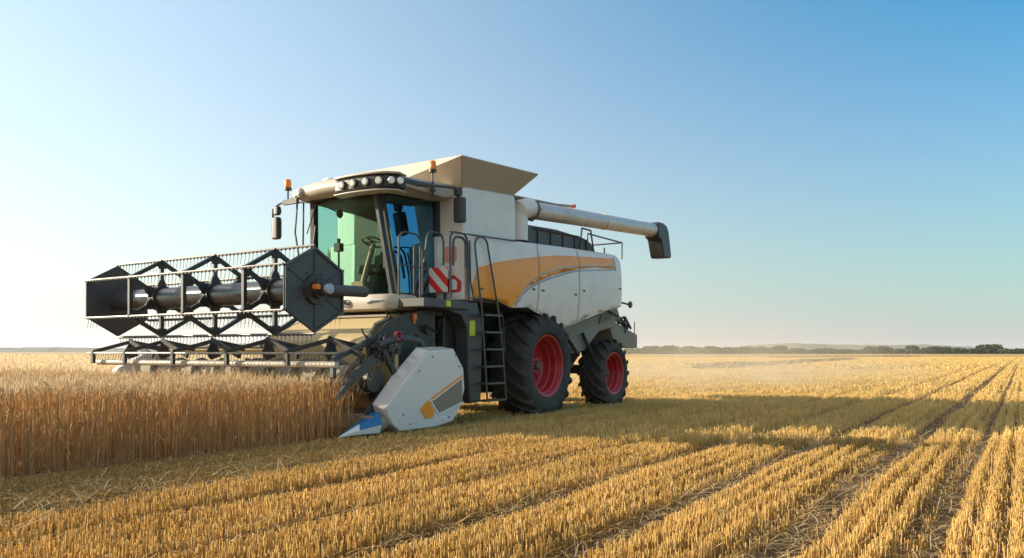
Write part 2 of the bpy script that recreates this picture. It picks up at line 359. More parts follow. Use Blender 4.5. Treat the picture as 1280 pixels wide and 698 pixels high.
def stub_points(y0, y1, dens, ext=.72):
    area = 2*ext*(y1*y1-y0*y0)/2
    n = int(area*dens*1.35)
    Y = np.sqrt(rng.random(n)*(y1*y1-y0*y0)+y0*y0); X = (rng.random(n)*2-1)*ext*Y
    u, v = uv_of(X, Y)
    row = np.round(v/.16)*.16+rng.normal(0, .022, n)          # drilled rows
    v = np.where(rng.random(n) < .9, row, v)
    X, Y = xy_of(u, v)
    keep = gap_keep(u, v)*(.45+.75*vnoise(u*2.2, v*8, 1))*(.6+.6*vnoise(u*.5, v*1.3, 2))
    ok = (rng.random(n) < keep*1.1) & ~in_wheat(X, Y)
    return X[ok], Y[ok], u[ok], v[ok]
S = Straws()
def add_stub(X, Y, u, v, h0, wd, near, lean=.10):
    n = len(X); hgt = h0*np.clip(1.-(v+2.2)*.2, .58, 1.)*np.where(v > 3, 1.6, 1.)*(.45+.55*gap_keep(u, v))*(.62+.55*rng.random(n))*(.8+.4*vnoise(u*1.1, v*3, 4))
    la = rng.random(n)*2*np.pi; lm = np.abs(rng.normal(0, lean, n))*hgt
    bent = rng.random(n) < .05; lm = np.where(bent, hgt*(.6+.6*rng.random(n)), lm)
    P = np.zeros((n, 2, 3)); P[:, 0, 0] = X; P[:, 0, 1] = Y; P[:, 1, 0] = X+np.cos(la)*lm; P[:, 1, 1] = Y+np.sin(la)*lm
    P[:, 1, 2] = np.where(bent, hgt*.7, hgt)
    W = np.stack([wd*(.8+.4*rng.random(n))]*2, 1); yaw = rng.random(n)*np.pi
    if near: S.prism(P, W, yaw)
    else:
        S.ribbon(P, W, yaw); 
X, Y, u, v = stub_points(2.6, 10, 1900, .85); add_stub(X, Y, u, v, .125, .0032, True)
X, Y, u, v = stub_points(10, 21, 760, .85); add_stub(X, Y, u, v, .13, .0045, False)
X, Y, u, v = stub_points(21, 50, 170); add_stub(X, Y, u, v, .13, .010, False)
X, Y, u, v = stub_points(50, 170, 14); add_stub(X, Y, u, v, .13, .030, False)
# sides of the frame at a coarse density, for shadows and for other viewpoints
tag(S.build('stubble', [M['stub']]), 'golden cut stubble standing in drilled rows behind the harvester', 'stubble', kind='stuff')

# fallen straw
S = Straws()
def add_litter(n, y0, y1, ext, thick, zmax=.09, cond=None, lmin=.08, lmax=.3):
    Y = np.sqrt(rng.random(n)*(y1*y1-y0*y0)+y0*y0); X = (rng.random(n)*2-1)*ext*Y
    u, v = uv_of(X, Y); p = .25+.9*(1-gap_keep(u, v)); p = np.where((v > -2.1) & (v < .3), p+.5, p)
    ok = (rng.random(n) < p) & ~in_wheat(X, Y)
    if cond is not None: ok &= cond(u, v)
    X = X[ok]; Y = Y[ok]; n = len(X)
    L = lmin+(lmax-lmin)*rng.random(n)**1.5; a = rng.random(n)*2*np.pi; z0 = .004+zmax*rng.random(n)**2; tl = rng.normal(0, .22, n)
    P = np.zeros((n, 3, 3))
    for i, t in enumerate((-.5, 0, .5)):
        P[:, i, 0] = X+np.cos(a)*L*t; P[:, i, 1] = Y+np.sin(a)*L*t; P[:, i, 2] = np.maximum(.004, z0+tl*L*t+(.02 if i == 1 else 0)*rng.random(n))
    W = np.full((n, 3), thick)*(.7+.6*rng.random(n))[:, None]
    d = a+np.pi/2
    S.ribbon(P, W, d)
add_litter(42000, 3, 10, .85, .0026)
add_litter(26000, 10, 26, .75, .0045)
add_litter(22000, 3, 12, .85, .0034, .17, lambda u, v: (v > -2.3) & (v < -1.2) & (u < -5.4), .15, .45)
tag(S.build('loose_straw', [M['litter']]), 'loose broken straw lying between the stubble rows', 'straw', kind='stuff')

# ------------------------------------------------------------------ standing wheat
S = Straws()
def add_wheat(X, Y, hmean, wd, full, awns, zlow=0., hw=.0065, prism=True):
    n = len(X)
    H = hmean*(1+rng.normal(0, .055, n))*(.93+.14*vnoise(X*1.3, Y*1.3, 9))
    a = rng.random(n)*2*np.pi; lm = np.abs(rng.normal(0, .065, n))*H
    wild = rng.random(n) < .04; lm = np.where(wild, .35*H, lm)
    cx, cy = np.cos(a), np.sin(a)
    ts = (0, .5, 1.) if full else (0, 1.)
    P = np.zeros((n, len(ts), 3))
    for i, t in enumerate(ts):
        z = zlow+(H-zlow)*t; q = (z/H)**2
        P[:, i, 0] = X+cx*lm*q; P[:, i, 1] = Y+cy*lm*q; P[:, i, 2] = z-lm*q*.25
    W = np.full((n, len(ts)), wd)*(.75+.5*rng.random(n))[:, None]
    yaw = rng.random(n)*np.pi
    (S.prism if prism else S.ribbon)(P, W, yaw, 0)
    top = P[:, -1]; L = .065+.03*rng.random(n); dr = .15+1.3*rng.random(n)**1.5       # ear nods
    da = a+rng.normal(0, .5, n); hx, hy = np.cos(da)*np.sin(dr), np.sin(da)*np.sin(dr); hz = np.cos(dr)
    Q = np.zeros((n, 4, 3))
    for i, t in enumerate((0, .3, .7, 1.)):
        Q[:, i, 0] = top[:, 0]+hx*L*t; Q[:, i, 1] = top[:, 1]+hy*L*t; Q[:, i, 2] = top[:, 2]+hz*L*t-.01*t*t*dr
    W = np.array([.35, 1, .85, .15])[None]*hw*(.8+.4*rng.random(n))[:, None]
    if prism: S.prism(Q, W, yaw, 1, 4)
    else: S.ribbon(Q[:, [0, 1, 3]], np.maximum(W[:, [0, 1, 3]], hw*.4), yaw, 1)
    for k in range(awns):
        b_ = rng.random(n); st = Q[:, 1]*(1-b_)[:, None]+Q[:, 3]*b_[:, None]
        sp = rng.normal(0, .018, (n, 3)); en = st+np.stack([hx, hy, hz], 1)*(.05+.03*rng.random(n))[:, None]+sp
        S.ribbon(np.stack([st, en], 1), np.stack([np.full(n, .0011), np.full(n, .0004)], 1), rng.random(n)*np.pi, 1)
def leaves(X, Y, hmean, wd):
    n = len(X); a = rng.random(n)*2*np.pi; z = hmean*(.2+.6*rng.random(n)); L = .08+.14*rng.random(n); yaw = a+np.pi/2
    P = np.zeros((n, 4, 3))
    for i, (t, dz) in enumerate(((0, 0), (.3, .03), (.7, -.01), (1, -.09))):
        P[:, i, 0] = X+np.cos(a)*L*t*.8; P[:, i, 1] = Y+np.sin(a)*L*t*.8; P[:, i, 2] = np.maximum(.01, z+dz*(.5+L*4)*rng.random(n)*2)
    S.ribbon(P, np.array([.8, 1, .8, .2])[None]*wd*np.ones((n, 1)), yaw, 0)
def uvrect(u0, u1, v0, v1, dens):
    n = int((u1-u0)*(v1-v0)*dens); u = u0+(u1-u0)*rng.random(n); v = v0+(v1-v0)*rng.random(n)
    if v0 < .5: v = np.maximum(v, WV+.10*(vnoise(u*1.5, u*0, 6)-.5)+.03*rng.random(n))
    X, Y = xy_of(u, v); return X, Y
HW = .765
X, Y = uvrect(-15, WU, WV, WV+.22, 300); add_wheat(X, Y, HW, .0042, True, 4, hw=.0085)
X, Y = uvrect(-15, WU, WV, 1.3, 250); add_wheat(X, Y, HW, .0030, True, 4)
X, Y = uvrect(-15, WU, WV, 1.3, 260); leaves(X, Y, HW, .004)
X, Y = uvrect(WU-.25, WU, WV, 5.8, 260); add_wheat(X, Y, HW, .0038, True, 4)
X, Y = uvrect(-15, WU, WV-.15, WV+.05, 60); leaves(X, Y, .35, .004)
X, Y = uvrect(-15, WU, 1.3, 3.2, 220); add_wheat(X, Y, HW, .0032, True, 3)
X, Y = uvrect(-15, WU, 3.2, 9, 190); add_wheat(X, Y, HW, .0035, False, 2, .15)
def frus(y0, y1, x0, x1, dens, vmin=9, umax=1e9):
    n = int((y1*y1-y0*y0)/2*(x1-x0)*dens); Y = np.sqrt(rng.random(n)*(y1*y1-y0*y0)+y0*y0); X = (x0+(x1-x0)*rng.random(n))*Y
    u, v = uv_of(X, Y); ok = in_wheat(X, Y) & ~((v < vmin) & (u > -15) & (u < WU)); return X[ok], Y[ok]
X, Y = frus(2, 24, -.95, -.12, 210); add_wheat(X, Y, HW, .004, False, 1, .35, .008, False)
X, Y = frus(24, 50, -.85, -.12, 60); add_wheat(X, Y, HW, .008, False, 0, .5, .014, False)
X, Y = frus(50, 130, -.75, -.12, 7); add_wheat(X, Y, HW, .02, False, 0, .6, .035, False)
wh = S.build('wheat', [M['stem'], M['head']])
tag(wh, 'tall ripe golden wheat still standing uncut in front of the header', 'wheat', kind='stuff')
# the closed canopy of the crop further in, seen only as a surface between the ears
m, nt, b = newmat('wheat_canopy')
f1 = noise(nt, 14, 6, .7); f2 = noise(nt, .12, 4, .6); f3 = noise(nt, 1.2, 5, .7)
c = mixrgb(nt, ramp(nt, f1, .35, .68), (.30, .20, .09), (.74, .55, .31)); c = mixrgb(nt, ramp(nt, f3, .35, .65, 0, .4), c, (.60, .43, .22))
c = mixrgb(nt, ramp(nt, f2, .4, .65, 0, .35), c, (.42, .27, .12)); nt.links.new(c, b.inputs['Base Color']); b.inputs['Roughness'].default_value = .9
bp = N(nt, 'ShaderNodeBump'); bp.inputs['Strength'].default_value = 1; bp.inputs['Distance'].default_value = .08; nt.links.new(f1, bp.inputs['Height']); nt.links.new(bp.outputs[0], b.inputs['Normal'])
ys = [3.5, 6, 9, 13, 18, 25, 35, 50, 70, 100, 150, 250, 400, 700, 1200]; V = []; F = []; nx = 24
def canz(y): return .45+.27*min(1, max(0, (y-10)/50))
for y in ys:
    for i in range(nx+1):
        t = i/nx; x = (-1.5+(1.5-.13)*t)*y
        V.append((x, y, canz(y)))
for j in range(len(ys)-1):
    for i in range(nx): 
        a = j*(nx+1)+i; q = [a, a+1, a+nx+2, a+nx+1]
        ok = True
        for k in q:
            u_, v_ = uv_of(V[k][0], V[k][1])
            if not ((u_ < WU-.8 and v_ > 2.2) or v_ > 6.5): ok = False
        if ok: F.append(tuple(q))
me = bpy.data.meshes.new('wheat_canopy'); me.from_pydata(V, [], F); me.materials.append(m)
o = bpy.data.objects.new('wheat_canopy', me); COL.objects.link(o)
tag(o, 'far expanse of standing wheat stretching to the left horizon', 'wheat', kind='stuff')

# ------------------------------------------------------------------ the combine harvester
root = bpy.data.objects.new('combine_harvester', None); COL.objects.link(root)
root.location = ORG; root.rotation_euler = (0, 0, math.atan2(DR.y, DR.x))
tag(root, 'large grey and orange combine harvester with red rims and raised black reel', 'combine harvester')
def part(mb, name, mat, bevel=0., parent=None, **k): return mb.build(name, mat, parent or root, bevel, **k)

# --- wheels
def wheel(name, cu, v0, R, width, rim, lugs, near=True):
    sg = 1 if near else -1                                       # v0 is the outer face; the tyre runs inwards
    W = width*sg; c = (cu, v0, R-.06)
    e = bpy.data.objects.new(name, None); COL.objects.link(e); e.parent = root
    t = MB(); rt = R-.055
    prof = [(.06, rim-.02), (.045, rim+.015), (.015, rim+.04), (-.005, rim+(rt-rim)*.45), (.0, rim+(rt-rim)*.62), (.035, rt-.045), (.09, rt-.012), (width*.3, rt), (width*.5, rt+.004)]
    prof = prof+[(width-y, r) for y, r in prof[::-1][1:]]
    t.lathe([(y*sg, r) for y, r in prof], c, 72)
    part(t, 'tyre', M['tyre'], parent=e)
    lg = MB()
    for i in range(lugs):
        for side in (0, 1):
            th0 = 2*math.pi*(i+.5*side)/lugs; rings = []
            for t_, top, bot in ((-.08, rt-.035, rim+(rt-rim)*.60), (0, rt+.030, rt-.07), (.18, R-.003, rt-.03), (.6, R, rt-.02), (1.02, R-.004, rt-.02)):
                vv = (.012+t_*width*.5)*1. if t_ >= 0 else -.006
                if t_ < 0: vv = -.004
                th = th0-(.34*max(t_, 0)**1.15)*(1/R)*.95+ (.0)
                hw = (.030+.012*(1-max(t_, 0)))/R
                y = vv if side == 0 else width-vv
                rings.append([(c[0]+r*math.cos(th+a), c[1]+y*sg, c[2]+r*math.sin(th+a)) for a, r in ((-hw*1.25, bot), (-hw*.8, top), (hw*.8, top), (hw*1.25, bot))])
            lg.loft(rings)
    part(lg, 'tread_lugs', M['tyre'], parent=e, ang=30)
    d = MB(); k = rim/.58
    pr = [(.050, rim-.035), (.035, rim+.004), (.047, rim+.008), (.075, rim-.012), (.10, rim-.035), (.14, rim-.045), (.16, rim-.075), (.27, rim-.085), (.285, rim-.11), (.40, rim-.13), (.43, rim-.17), (.40, rim-.24), (.385, .19*k), (.30, .175*k), (.285, .16*k), (.285, .02)]
    d.lathe([(y*sg*min(1, width/.7), max(.01, r)) for y, r in pr], c, 64)
    # inner flange
    d.lathe([((width-.04)*sg, rim), ((width-.1)*sg, rim-.05), (.45*width*sg, rim-.10)], c, 48)
    rimo = part(d, 'rim', M['red'], parent=e, ang=28)
    h = MB(); yy = .285*min(1, width/.7)
    h.lathe([(yy*sg, .001), ((yy-.05)*sg, .001), ((yy-.05)*sg, .07*k), ((yy-.02)*sg, .095*k), (yy*sg, .10*k)], c, 24)
    for i in range(10):
        a = 2*math.pi*i/10; p = Vector((c[0]+.14*k*math.cos(a), v0+(yy+.01)*sg, c[2]+.14*k*math.sin(a)))
        h.tube([p, p-Vector((0, .03*sg, 0))], .014, 6)
    part(h, 'hub', M['char'], parent=e)
wheel('wheel', 0, 0, .975, .80, .575, 19)
wheel('wheel', 3.12, .13, .76, .58, .46, 17)
wheel('wheel', 0, 3.3, .975, .80, .575, 19, False)
wheel('wheel', 3.12, 3.17, .76, .58, .46, 17, False)
a = MB(); a.tube([(0, .75, .95), (0, 2.55, .95)], .17, 16); a.box((-.25, .95, .8), (.25, 1.2, 1.5)); a.box((-.25, 2.1, .8), (.25, 2.35, 1.5)); part(a, 'front_axle', M['black'], .02)
a = MB(); a.bar((3.12, .7, .78), (3.12, 2.6, .78), .18, .2); a.box((2.98, 1.3, .85), (3.25, 2.0, 1.45)); a.tube([(2.9, .85, .8), (2.9, 1.5, .9)], .03); part(a, 'rear_axle', M['black'], .02)

# --- body core
c = MB(); c.prism([(-2.38, 2.0), (-2.38, 3.03), (-1.14, 3.08), (3.0, 3.26), (3.4, 3.22), (3.55, 2.35), (3.2, 2.2), (1.9, 2.0), (.9, 1.75), (-.9, 1.98)], .2, 3.1)
part(c, 'body_core', M['dgrey'], .01)
c = MB(); c.prism([(-1.9, 1.25), (-2.3, 1.6), (-2.3, 2.0), (3.4, 2.0), (3.6, 1.9), (3.0, 1.1), (2.3, .62), (1.0, .42), (-1.9, .42)], .95, 2.35)
part(c, 'chassis', M['black'], .02)
# straw hood and chopper at the rear
c = MB(); c.prism([(.95, 1.72), (1.9, 1.98), (2.6, 2.1), (3.3, 2.26), (3.72, 2.32), (3.95, 2.0), (3.6, 1.72), (2.9, 1.62), (2.2, 1.2), (1.4, 1.1)], .42, 2.88)
part(c, 'straw_hood', M['olive'], .02)
c = MB(); c.prism([(3.5, 1.72), (3.62, 1.88), (4.35, 1.72), (5.0, 1.58), (5.0, 1.26), (4.4, 1.26), (3.7, 1.42)], .45, 2.85); part(c, 'straw_chopper', M['olive'], .012)
c = MB()
for v0 in (.55, 1.3): c.tube([(3.75, v0, 1.95), (4.3, v0, 1.85), (4.75, v0, 1.78)], .035); c.tube([(3.9, v0, 1.75), (4.2, v0, 1.85)], .03)
c.bar((3.7, .5, 2.0), (4.55, .5, 1.74), .05, .09); c.tube([(4.3, .45, 1.98), (4.62, .45, 1.72)], .028, 8); c.bar((4.3, .45, 1.98), (4.3, .45, 1.6), .05, .05); c.tube([(4.95, .5, 1.58), (4.95, .5, 1.9)], .012, 6)
c.tube([(4.05, .5, 1.9), (4.3, .48, 1.98)], .03, 8)
part(c, 'tow_hitch', M['black'])
c = MB(); c.tube([(3.66, .5, 2.27), (3.9, .42, 2.31), (4.28, .35, 2.27)], .022, 8); c.lathe([(-.03, .001), (-.03, .07), (.0, .085), (.03, .06), (.03, .001)], (4.36, .35, 2.27), 16); part(c, 'rear_lamp', M['black'])

for q, r_ in (([(1.2, .36, 1.55), (1.75, .33, 1.1)], .04), ([(2.0, .36, 1.55), (2.35, .33, 1.1)], .04), ([(.95, .34, 1.9), (1.3, .34, 1.2), (1.5, .36, .95)], .025), ([(3.2, .38, 2.1), (3.9, .38, 1.95), (4.4, .42, 1.72)], .02)):
    c = MB(); c.tube(q, r_, 8); part(c, 'hood_strut', M['black'])
c = MB(); c.prism([(2.85, 1.78), (3.45, 1.9), (3.5, 2.05), (2.95, 1.98)], .40, .42); part(c, 'hood_hatch', M['black'], .004)
# --- side panels with stripe
def clip_poly_mesh(polys, u0, u1, side):
    """polys: (material index, offset, 2-D polygon); returns a bulged, thickened mesh between u0 and u1"""
    bm = bmesh.new()
    for mi, off, poly in polys:
        b2 = bmesh.new(); f = b2.faces.new([b2.verts.new((x, off, z)) for x, z in poly]); f.material_index = mi
        bmesh.ops.triangulate(b2, faces=b2.faces[:])
        for co, no in [((k, 0, 0), (1, 0, 0)) for k in np.arange(-3.2, 4, .2)]+[((0, 0, k), (0, 0, 1)) for k in np.arange(1.6, 3.4, .12)]:
            bmesh.ops.bisect_plane(b2, geom=b2.verts[:]+b2.edges[:]+b2.faces[:], plane_co=co, plane_no=no)
        for co, no in (((u0, 0, 0), (-1, 0, 0)), ((u1, 0, 0), (1, 0, 0))):
            bmesh.ops.bisect_plane(b2, geom=b2.verts[:]+b2.edges[:]+b2.faces[:], plane_co=co, plane_no=no, clear_outer=True)
        me = bpy.data.meshes.new('tmp'); b2.to_mesh(me); b2.free(); bm.from_mesh(me); bpy.data.meshes.remove(me)
    for v in bm.verts:
        off = v.co.y; u, z = v.co.x, v.co.z
        bulge = .07*(1-((z-2.55)/.78)**2)                         # belly
        bulge -= .10*max(0, (z-3.12)/.2)**2 if z > 3.12 else 0
        tail = max(0, (u-3.1)/.6); bulge -= .22*tail**2.2
        v.co.y = .14-bulge-off if side == 0 else 3.16+bulge+off
    bmesh.ops.remove_doubles(bm, verts=bm.verts[:], dist=.0004)
    return bm
PANEL = [(-2.47, 3.03), (-1.14, 3.10), (.8, 3.20), (3.0, 3.30), (3.35, 3.30), (3.5, 3.24), (3.6, 2.95), (3.73, 2.30), (3.27, 2.15), (2.6, 2.05), (1.91, 1.93), (1.3, 1.76), (.82, 1.62), (.45, 1.68), (0., 1.86), (-.61, 1.97), (-1.14, 1.93), (-1.6, 2.03), (-2.0, 2.05), (-2.47, 2.02)]
STRIPE = [(-2.36, 2.25), (-2.23, 2.53), (-1.7, 2.67), (-1.14, 2.77), (-.27, 2.91), (.5, 3.01), (1.28, 3.07), (2.98, 3.19), (2.98, 2.97), (1.9, 2.90), (1.28, 2.82), (.7, 2.72), (.26, 2.62), (-.3, 2.46), (-.75, 2.27), (-.98, 2.08), (-1.14, 1.94), (-1.6, 2.04), (-2.3, 2.06)]
def band(path, w0, w1=None):
    w1 = w1 or w0; n = len(path); a = []; b = []
    for i, (x, z) in enumerate(path):
        p = Vector(path[max(0, i-1)]); q = Vector(path[min(n-1, i+1)]); d = (q-p).normalized(); nn = Vector((-d.y, d.x)); k = w0+(w1-w0)*i/(n-1)
        a.append((x+nn.x*k/2, z+nn.y*k/2)); b.append((x-nn.x*k/2, z-nn.y*k/2))
    return a+b[::-1]
def smooth_path(p, n=24):
    out = []; p = [Vector(q) for q in p]; p = [2*p[0]-p[1]]+p+[2*p[-1]-p[-2]]
    for i in range(1, len(p)-2):
        for k in range(n//(len(p)-3)+1):
            t = k/(n//(len(p)-3)+1); a, b, c, d = p[i-1:i+3]
            q = .5*((2*b)+(c-a)*t+(2*a-5*b+4*c-d)*t*t+(3*b-a-3*c+d)*t**3); out.append((q.x, q.y))
    out.append((p[-2].x, p[-2].y)); return out
PIN = band(smooth_path([(-.93, 2.06), (-.72, 2.34), (-.3, 2.55), (.26, 2.70), (1.28, 2.875), (2.98, 3.03)]), .035)
EDGE = band(smooth_path([(-1.04, 1.98), (-.78, 2.23), (-.3, 2.43), (.26, 2.58), (1.28, 2.785), (2.98, 2.945)]), .06, .025)
ENDB = [(2.985, 2.93), (3.03, 2.93), (3.03, 3.22), (2.985, 3.22)]
for side in (0, 1):
    for u0, u1 in ((-2.47, -.285), (-.265, 1.30), (1.32, 3.8)):
        bm = clip_poly_mesh([(0, 0, PANEL), (1, .004, STRIPE), (2, .008, PIN), (3, .006, EDGE), (3, .005, ENDB)], u0, u1, side)
        me = bpy.data.meshes.new('side_panel'); bmesh.ops.recalc_face_normals(bm, faces=bm.faces); bm.to_mesh(me); bm.free()
        for k in ('white', 'orange', 'cream', 'bluegrey'): me.materials.append(M[k])
        me.shade_smooth(); o = bpy.data.objects.new('side_panel', me); COL.objects.link(o); o.parent = root
        sm = o.modifiers.new('thick', 'SOLIDIFY'); sm.thickness = .0035 ; sm.offset = 0
c = MB(); c.box((-.29, .13, 1.9), (-.26, .16, 3.12)); part(c, 'panel_gap', M['black'])

for x, z in ((-2.1, 2.2), (-.45, 2.3), (-.12, 2.3), (1.15, 2.3), (1.5, 2.4), (3.2, 2.55)):
    yb = .14-.07*(1-((z-2.55)/.78)**2)+.22*(max(0, (x-3.1)/.6))**2.2
    c = MB(); c.box((x-.05, yb-.010, z-.018), (x+.05, yb+.01, z+.018)); part(c, 'panel_latch', M['dgrey'], .004)
# --- grain tank and its flared extension
c = MB(); c.prism([(-2.38, 3.06), (-2.38, 3.80), (-2.3, 3.85), (-.86, 3.955), (-.80, 3.90), (-.78, 3.14)], .24, 3.06); part(c, 'grain_tank', M['white'], .04)
B = [(-2.34, .30, 3.84), (-.84, .30, 3.95), (-.84, 2.9, 3.95), (-2.34, 2.9, 3.84)]; T = [(-2.78, -.02, 4.22), (-.48, -.02, 4.36), (-.48, 3.3, 4.40), (-2.35, 2.87, 4.33)]
e = bpy.data.objects.new('tank_extension', None); COL.objects.link(e); e.parent = root
for i in range(4):
    j = (i+1) % 4; c = MB(); c.sheet([B[i], B[j], T[j], T[i]], .018); part(c, 'flared_panel', M['tan'], parent=e)
c = MB(); c.tube([Vector(T[0]), Vector(B[0])], .012, 6)
for i in range(4): c.tube([T[i], T[(i+1) % 4]], .014, 6)
part(c, 'rim_edge', M['tan'], parent=e)

# --- unloading auger
c = MB(); c.tube([(-.32, .5, 3.22), (-.32, .5, 3.72)], .19, 20); c.tube([(-.32, .5, 3.7), (-.3, .46, 3.80), (-.15, .42, 3.84), (.05, .4, 3.86)], .185, 20); part(c, 'auger_elbow', M['white'])
c = MB(); c.tube([(-.02, .4, 3.83), (5.75, .36, 4.19)], .165, 28)
for uu in (0.02, 2.98, 4.9):
    z = 3.83+(uu+.02)/5.77*.36; c.lathe([(0, 0)], (0, 0, 0), 3) if False else None
    c.tube([(uu-.03, .4-.04*(uu)/5.75, z), (uu+.03, .4-.04*uu/5.75, z+.004)], .178 if uu < 4 else .169, 28)
part(c, 'auger_tube', M['alu'])
c = MB()
for i in range(9):
    a = i/8*2*math.pi; p = Vector((.0, .4+.2*math.cos(a), 3.83+.2*math.sin(a))); c.tube([p-Vector((.05, 0, 0)), p+Vector((.05, 0, 0))], .014, 6)
c.tube([(-.04, .4, 3.83), (.0, .4, 3.832)], .205, 28); part(c, 'auger_flange', M['steel'])
c = MB(); ring = lambda cx, cz, ax, hw, hd, tilt: [(cx+ax*math.cos(tilt)*x, .36+hd*y, cz+ax*math.sin(tilt)*x) for x, y in ((-1, -1), (1, -1), (1, 1), (-1, 1))]
c.prism([(5.66, 4.37), (6.02, 4.38), (6.22, 4.33), (6.34, 4.2), (6.52, 3.62), (6.49, 3.55), (6.08, 3.52), (6.02, 3.56), (5.84, 3.95), (5.66, 4.0)], .17, .55); part(c, 'auger_spout', M['black'], .05)
# --- engine deck, rails
c = MB(); c.prism([(-.08, 3.14), (-.08, 3.55), (1.0, 3.60), (2.2, 3.57), (2.5, 3.5), (2.7, 3.36), (2.75, 3.25)], .42, 2.8); part(c, 'engine_cover', M['dgrey'], .03)
c = MB()
for i in range(5): c.bar((.25+i*.5, .41, 3.2), (.25+i*.5, .41, 3.54), .03, .03)
c.tube([(.1, .4, 3.5), (1.9, .4, 3.56)], .018, 6); c.tube([(1.9, .38, 3.3), (2.0, .38, 3.75), (2.4, .38, 3.75), (2.55, .38, 3.3)], .018, 6); part(c, 'cover_ribs', M['black'])
c = MB(); c.tube([(2.2, .35, 3.66), (3.9, .35, 3.66), (3.9, .35, 3.28)], .018, 8); c.tube([(3.9, .35, 3.66), (3.9, 2.9, 3.66), (3.9, 2.9, 3.28)], .018, 8); c.tube([(3.0, .35, 3.30), (3.0, .35, 3.45)], .02, 6); c.tube([(2.2, .35, 3.66), (2.2, .35, 3.3)], .018, 8); c.tube([(2.2, 2.9, 3.66), (3.9, 2.9, 3.66)], .018, 8)
part(c, 'deck_rail', M['rail'])
c = MB(); c.plan(rounded([(-.7, .5), (1.3, .46), (1.3, 1.2), (-.7, 2.6)], .1), 4.0, 4.04); c2 = [(x, y, z+.05*(x+.7)) for x, y, z in c.v]; c.v = c2
c.tube([(1.2, .5, 4.12), (1.75, .46, 4.17)], .03, 8)
part(c, 'tank_cover', M['olive'], .008)
c = MB(); c.lathe([(-.04, .001), (-.04, .04), (.04, .04), (.04, .001)], (1.78, .46, 4.18), 12); part(c, 'cover_knob', M['redlabel'])

# --- cab
FNb, FFb, RNb, RFb = Vector((-3.45, .80, 2.05)), Vector((-3.45, 2.50, 2.05)), Vector((-2.40, .75, 2.05)), Vector((-2.40, 2.55, 2.05))
FNt, FFt, RNt, RFt = Vector((-3.60, 1.02, 3.66)), Vector((-3.56, 2.40, 3.66)), Vector((-2.40, .78, 3.68)), Vector((-2.40, 2.52, 3.68))
c = MB(); c.bar(FNb, FNt, .07, .09); c.bar(FNb+Vector((.10, -.02, 0)), FNt+Vector((.10, -.03, 0)), .045, .05); c.bar(RNb, RNt, .12, .09); c.bar(RFb, RFt, .12, .09)
c.bar(RNt, FNt, .08, .07); c.bar(RFt, FFt, .08, .07); c.bar(RNb, FNb, .08, .08); c.bar(RFb, FFb, .08, .08); c.bar(FNt, FFt, .08, .09)
part(c, 'cab_frame', M['black'], .01)
c = MB(); c.bar(FFb, FFt, .10, .10); part(c, 'cab_pillar', M['trim'], .015)
def curved(a, b, c_, d, bulge, n=8, t=.008):                     # a-b bottom, d-c top
    V = []; 
    for j in range(n+1):
        for i in range(n+1):
            s, t_ = i/n, j/n; p = (a*(1-s)+b*s)*(1-t_)+(d*(1-s)+c_*s)*t_
            p = p+Vector((-bulge*(1-(2*s-1)**2)*(1-.3*(2*t_-1)**2), 0, 0)); V.append(p)
    F = [(j*(n+1)+i, j*(n+1)+i+1, (j+1)*(n+1)+i+1, (j+1)*(n+1)+i) for j in range(n) for i in range(n)]
    return V, F
c = MB(); c.add(*curved(FNb, FFb, FFt, FNt, .10)); part(c, 'windscreen', M['glass'])
DF_b, DF_t = Vector((-3.30, .76, 2.10)), Vector((-3.47, .95, 3.60))
c = MB(); c.add([DF_b, RNb+Vector((0, 0, .05)), RNt-Vector((0, 0, .06)), DF_t], [(0, 1, 2, 3)]); part(c, 'door_window', M['glassblue'])
c = MB(); c.add([FFb, RFb, RFt, FFt], [(0, 1, 2, 3)]); part(c, 'side_window', M['glassteal'])
c = MB(); c.sheet([RNb+Vector((-.13, .05, 0)), RFb+Vector((-.13, -.05, 0)), RFt+Vector((-.13, -.05, 0)), RNt+Vector((-.13, .05, 0))], .03); part(c, 'cab_rear_wall', M['trim'])
c = MB(); c.plan([(-3.42, .8), (-2.4, .78), (-2.4, 2.52), (-3.42, 2.5)], 2.0, 2.06); part(c, 'cab_floor', M['trim'])
c = MB(); c.plan([(-3.55, 1.0), (-2.4, .8), (-2.4, 2.5), (-3.55, 2.38)], 3.57, 3.62); part(c, 'cab_ceiling', M['trim'])
# seat and controls
c = MB(); c.box((-2.98, 1.38, 2.45), (-2.5, 1.88, 2.6)); c.prism([(-2.62, 2.55), (-2.5, 2.55), (-2.42, 3.25), (-2.52, 3.28)], 1.4, 1.86); c.box((-2.9, 1.5, 2.06), (-2.6, 1.76, 2.46)); c.box((-2.52, 1.5, 3.28), (-2.44, 1.76, 3.45)); part(c, 'driver_seat', M['seat'], .04).location.x = -.14
c = MB(); c.box((-3.0, 1.14, 2.5), (-2.5, 1.3, 2.72)); part(c, 'armrest_console', M['seat'], .03).location.x = -.14
c = MB(); c.tube([(-3.3, 1.62, 2.08), (-3.22, 1.56, 2.5), (-3.12, 1.5, 2.92)], .055, 12, r1=.04); c.box((-3.36, 1.48, 2.06), (-3.14, 1.76, 2.3)); part(c, 'steering_column', M['teal'], .0)
c = MB(); cc = Vector((-3.12, 1.5, 2.95)); ax = Vector((.35, 0, 1)).normalized(); a1 = Vector((0, 1, 0)); a2 = ax.cross(a1)
c.tube([cc+(a1*math.cos(t)+a2*math.sin(t))*.19 for t in [2*math.pi*i/20 for i in range(21)]], .016, 8); c.tube([cc-a1*.18, cc+a1*.18], .014, 6); c.tube([cc, cc+a2*.18], .014, 6); part(c, 'steering_wheel', M['dgrey'])
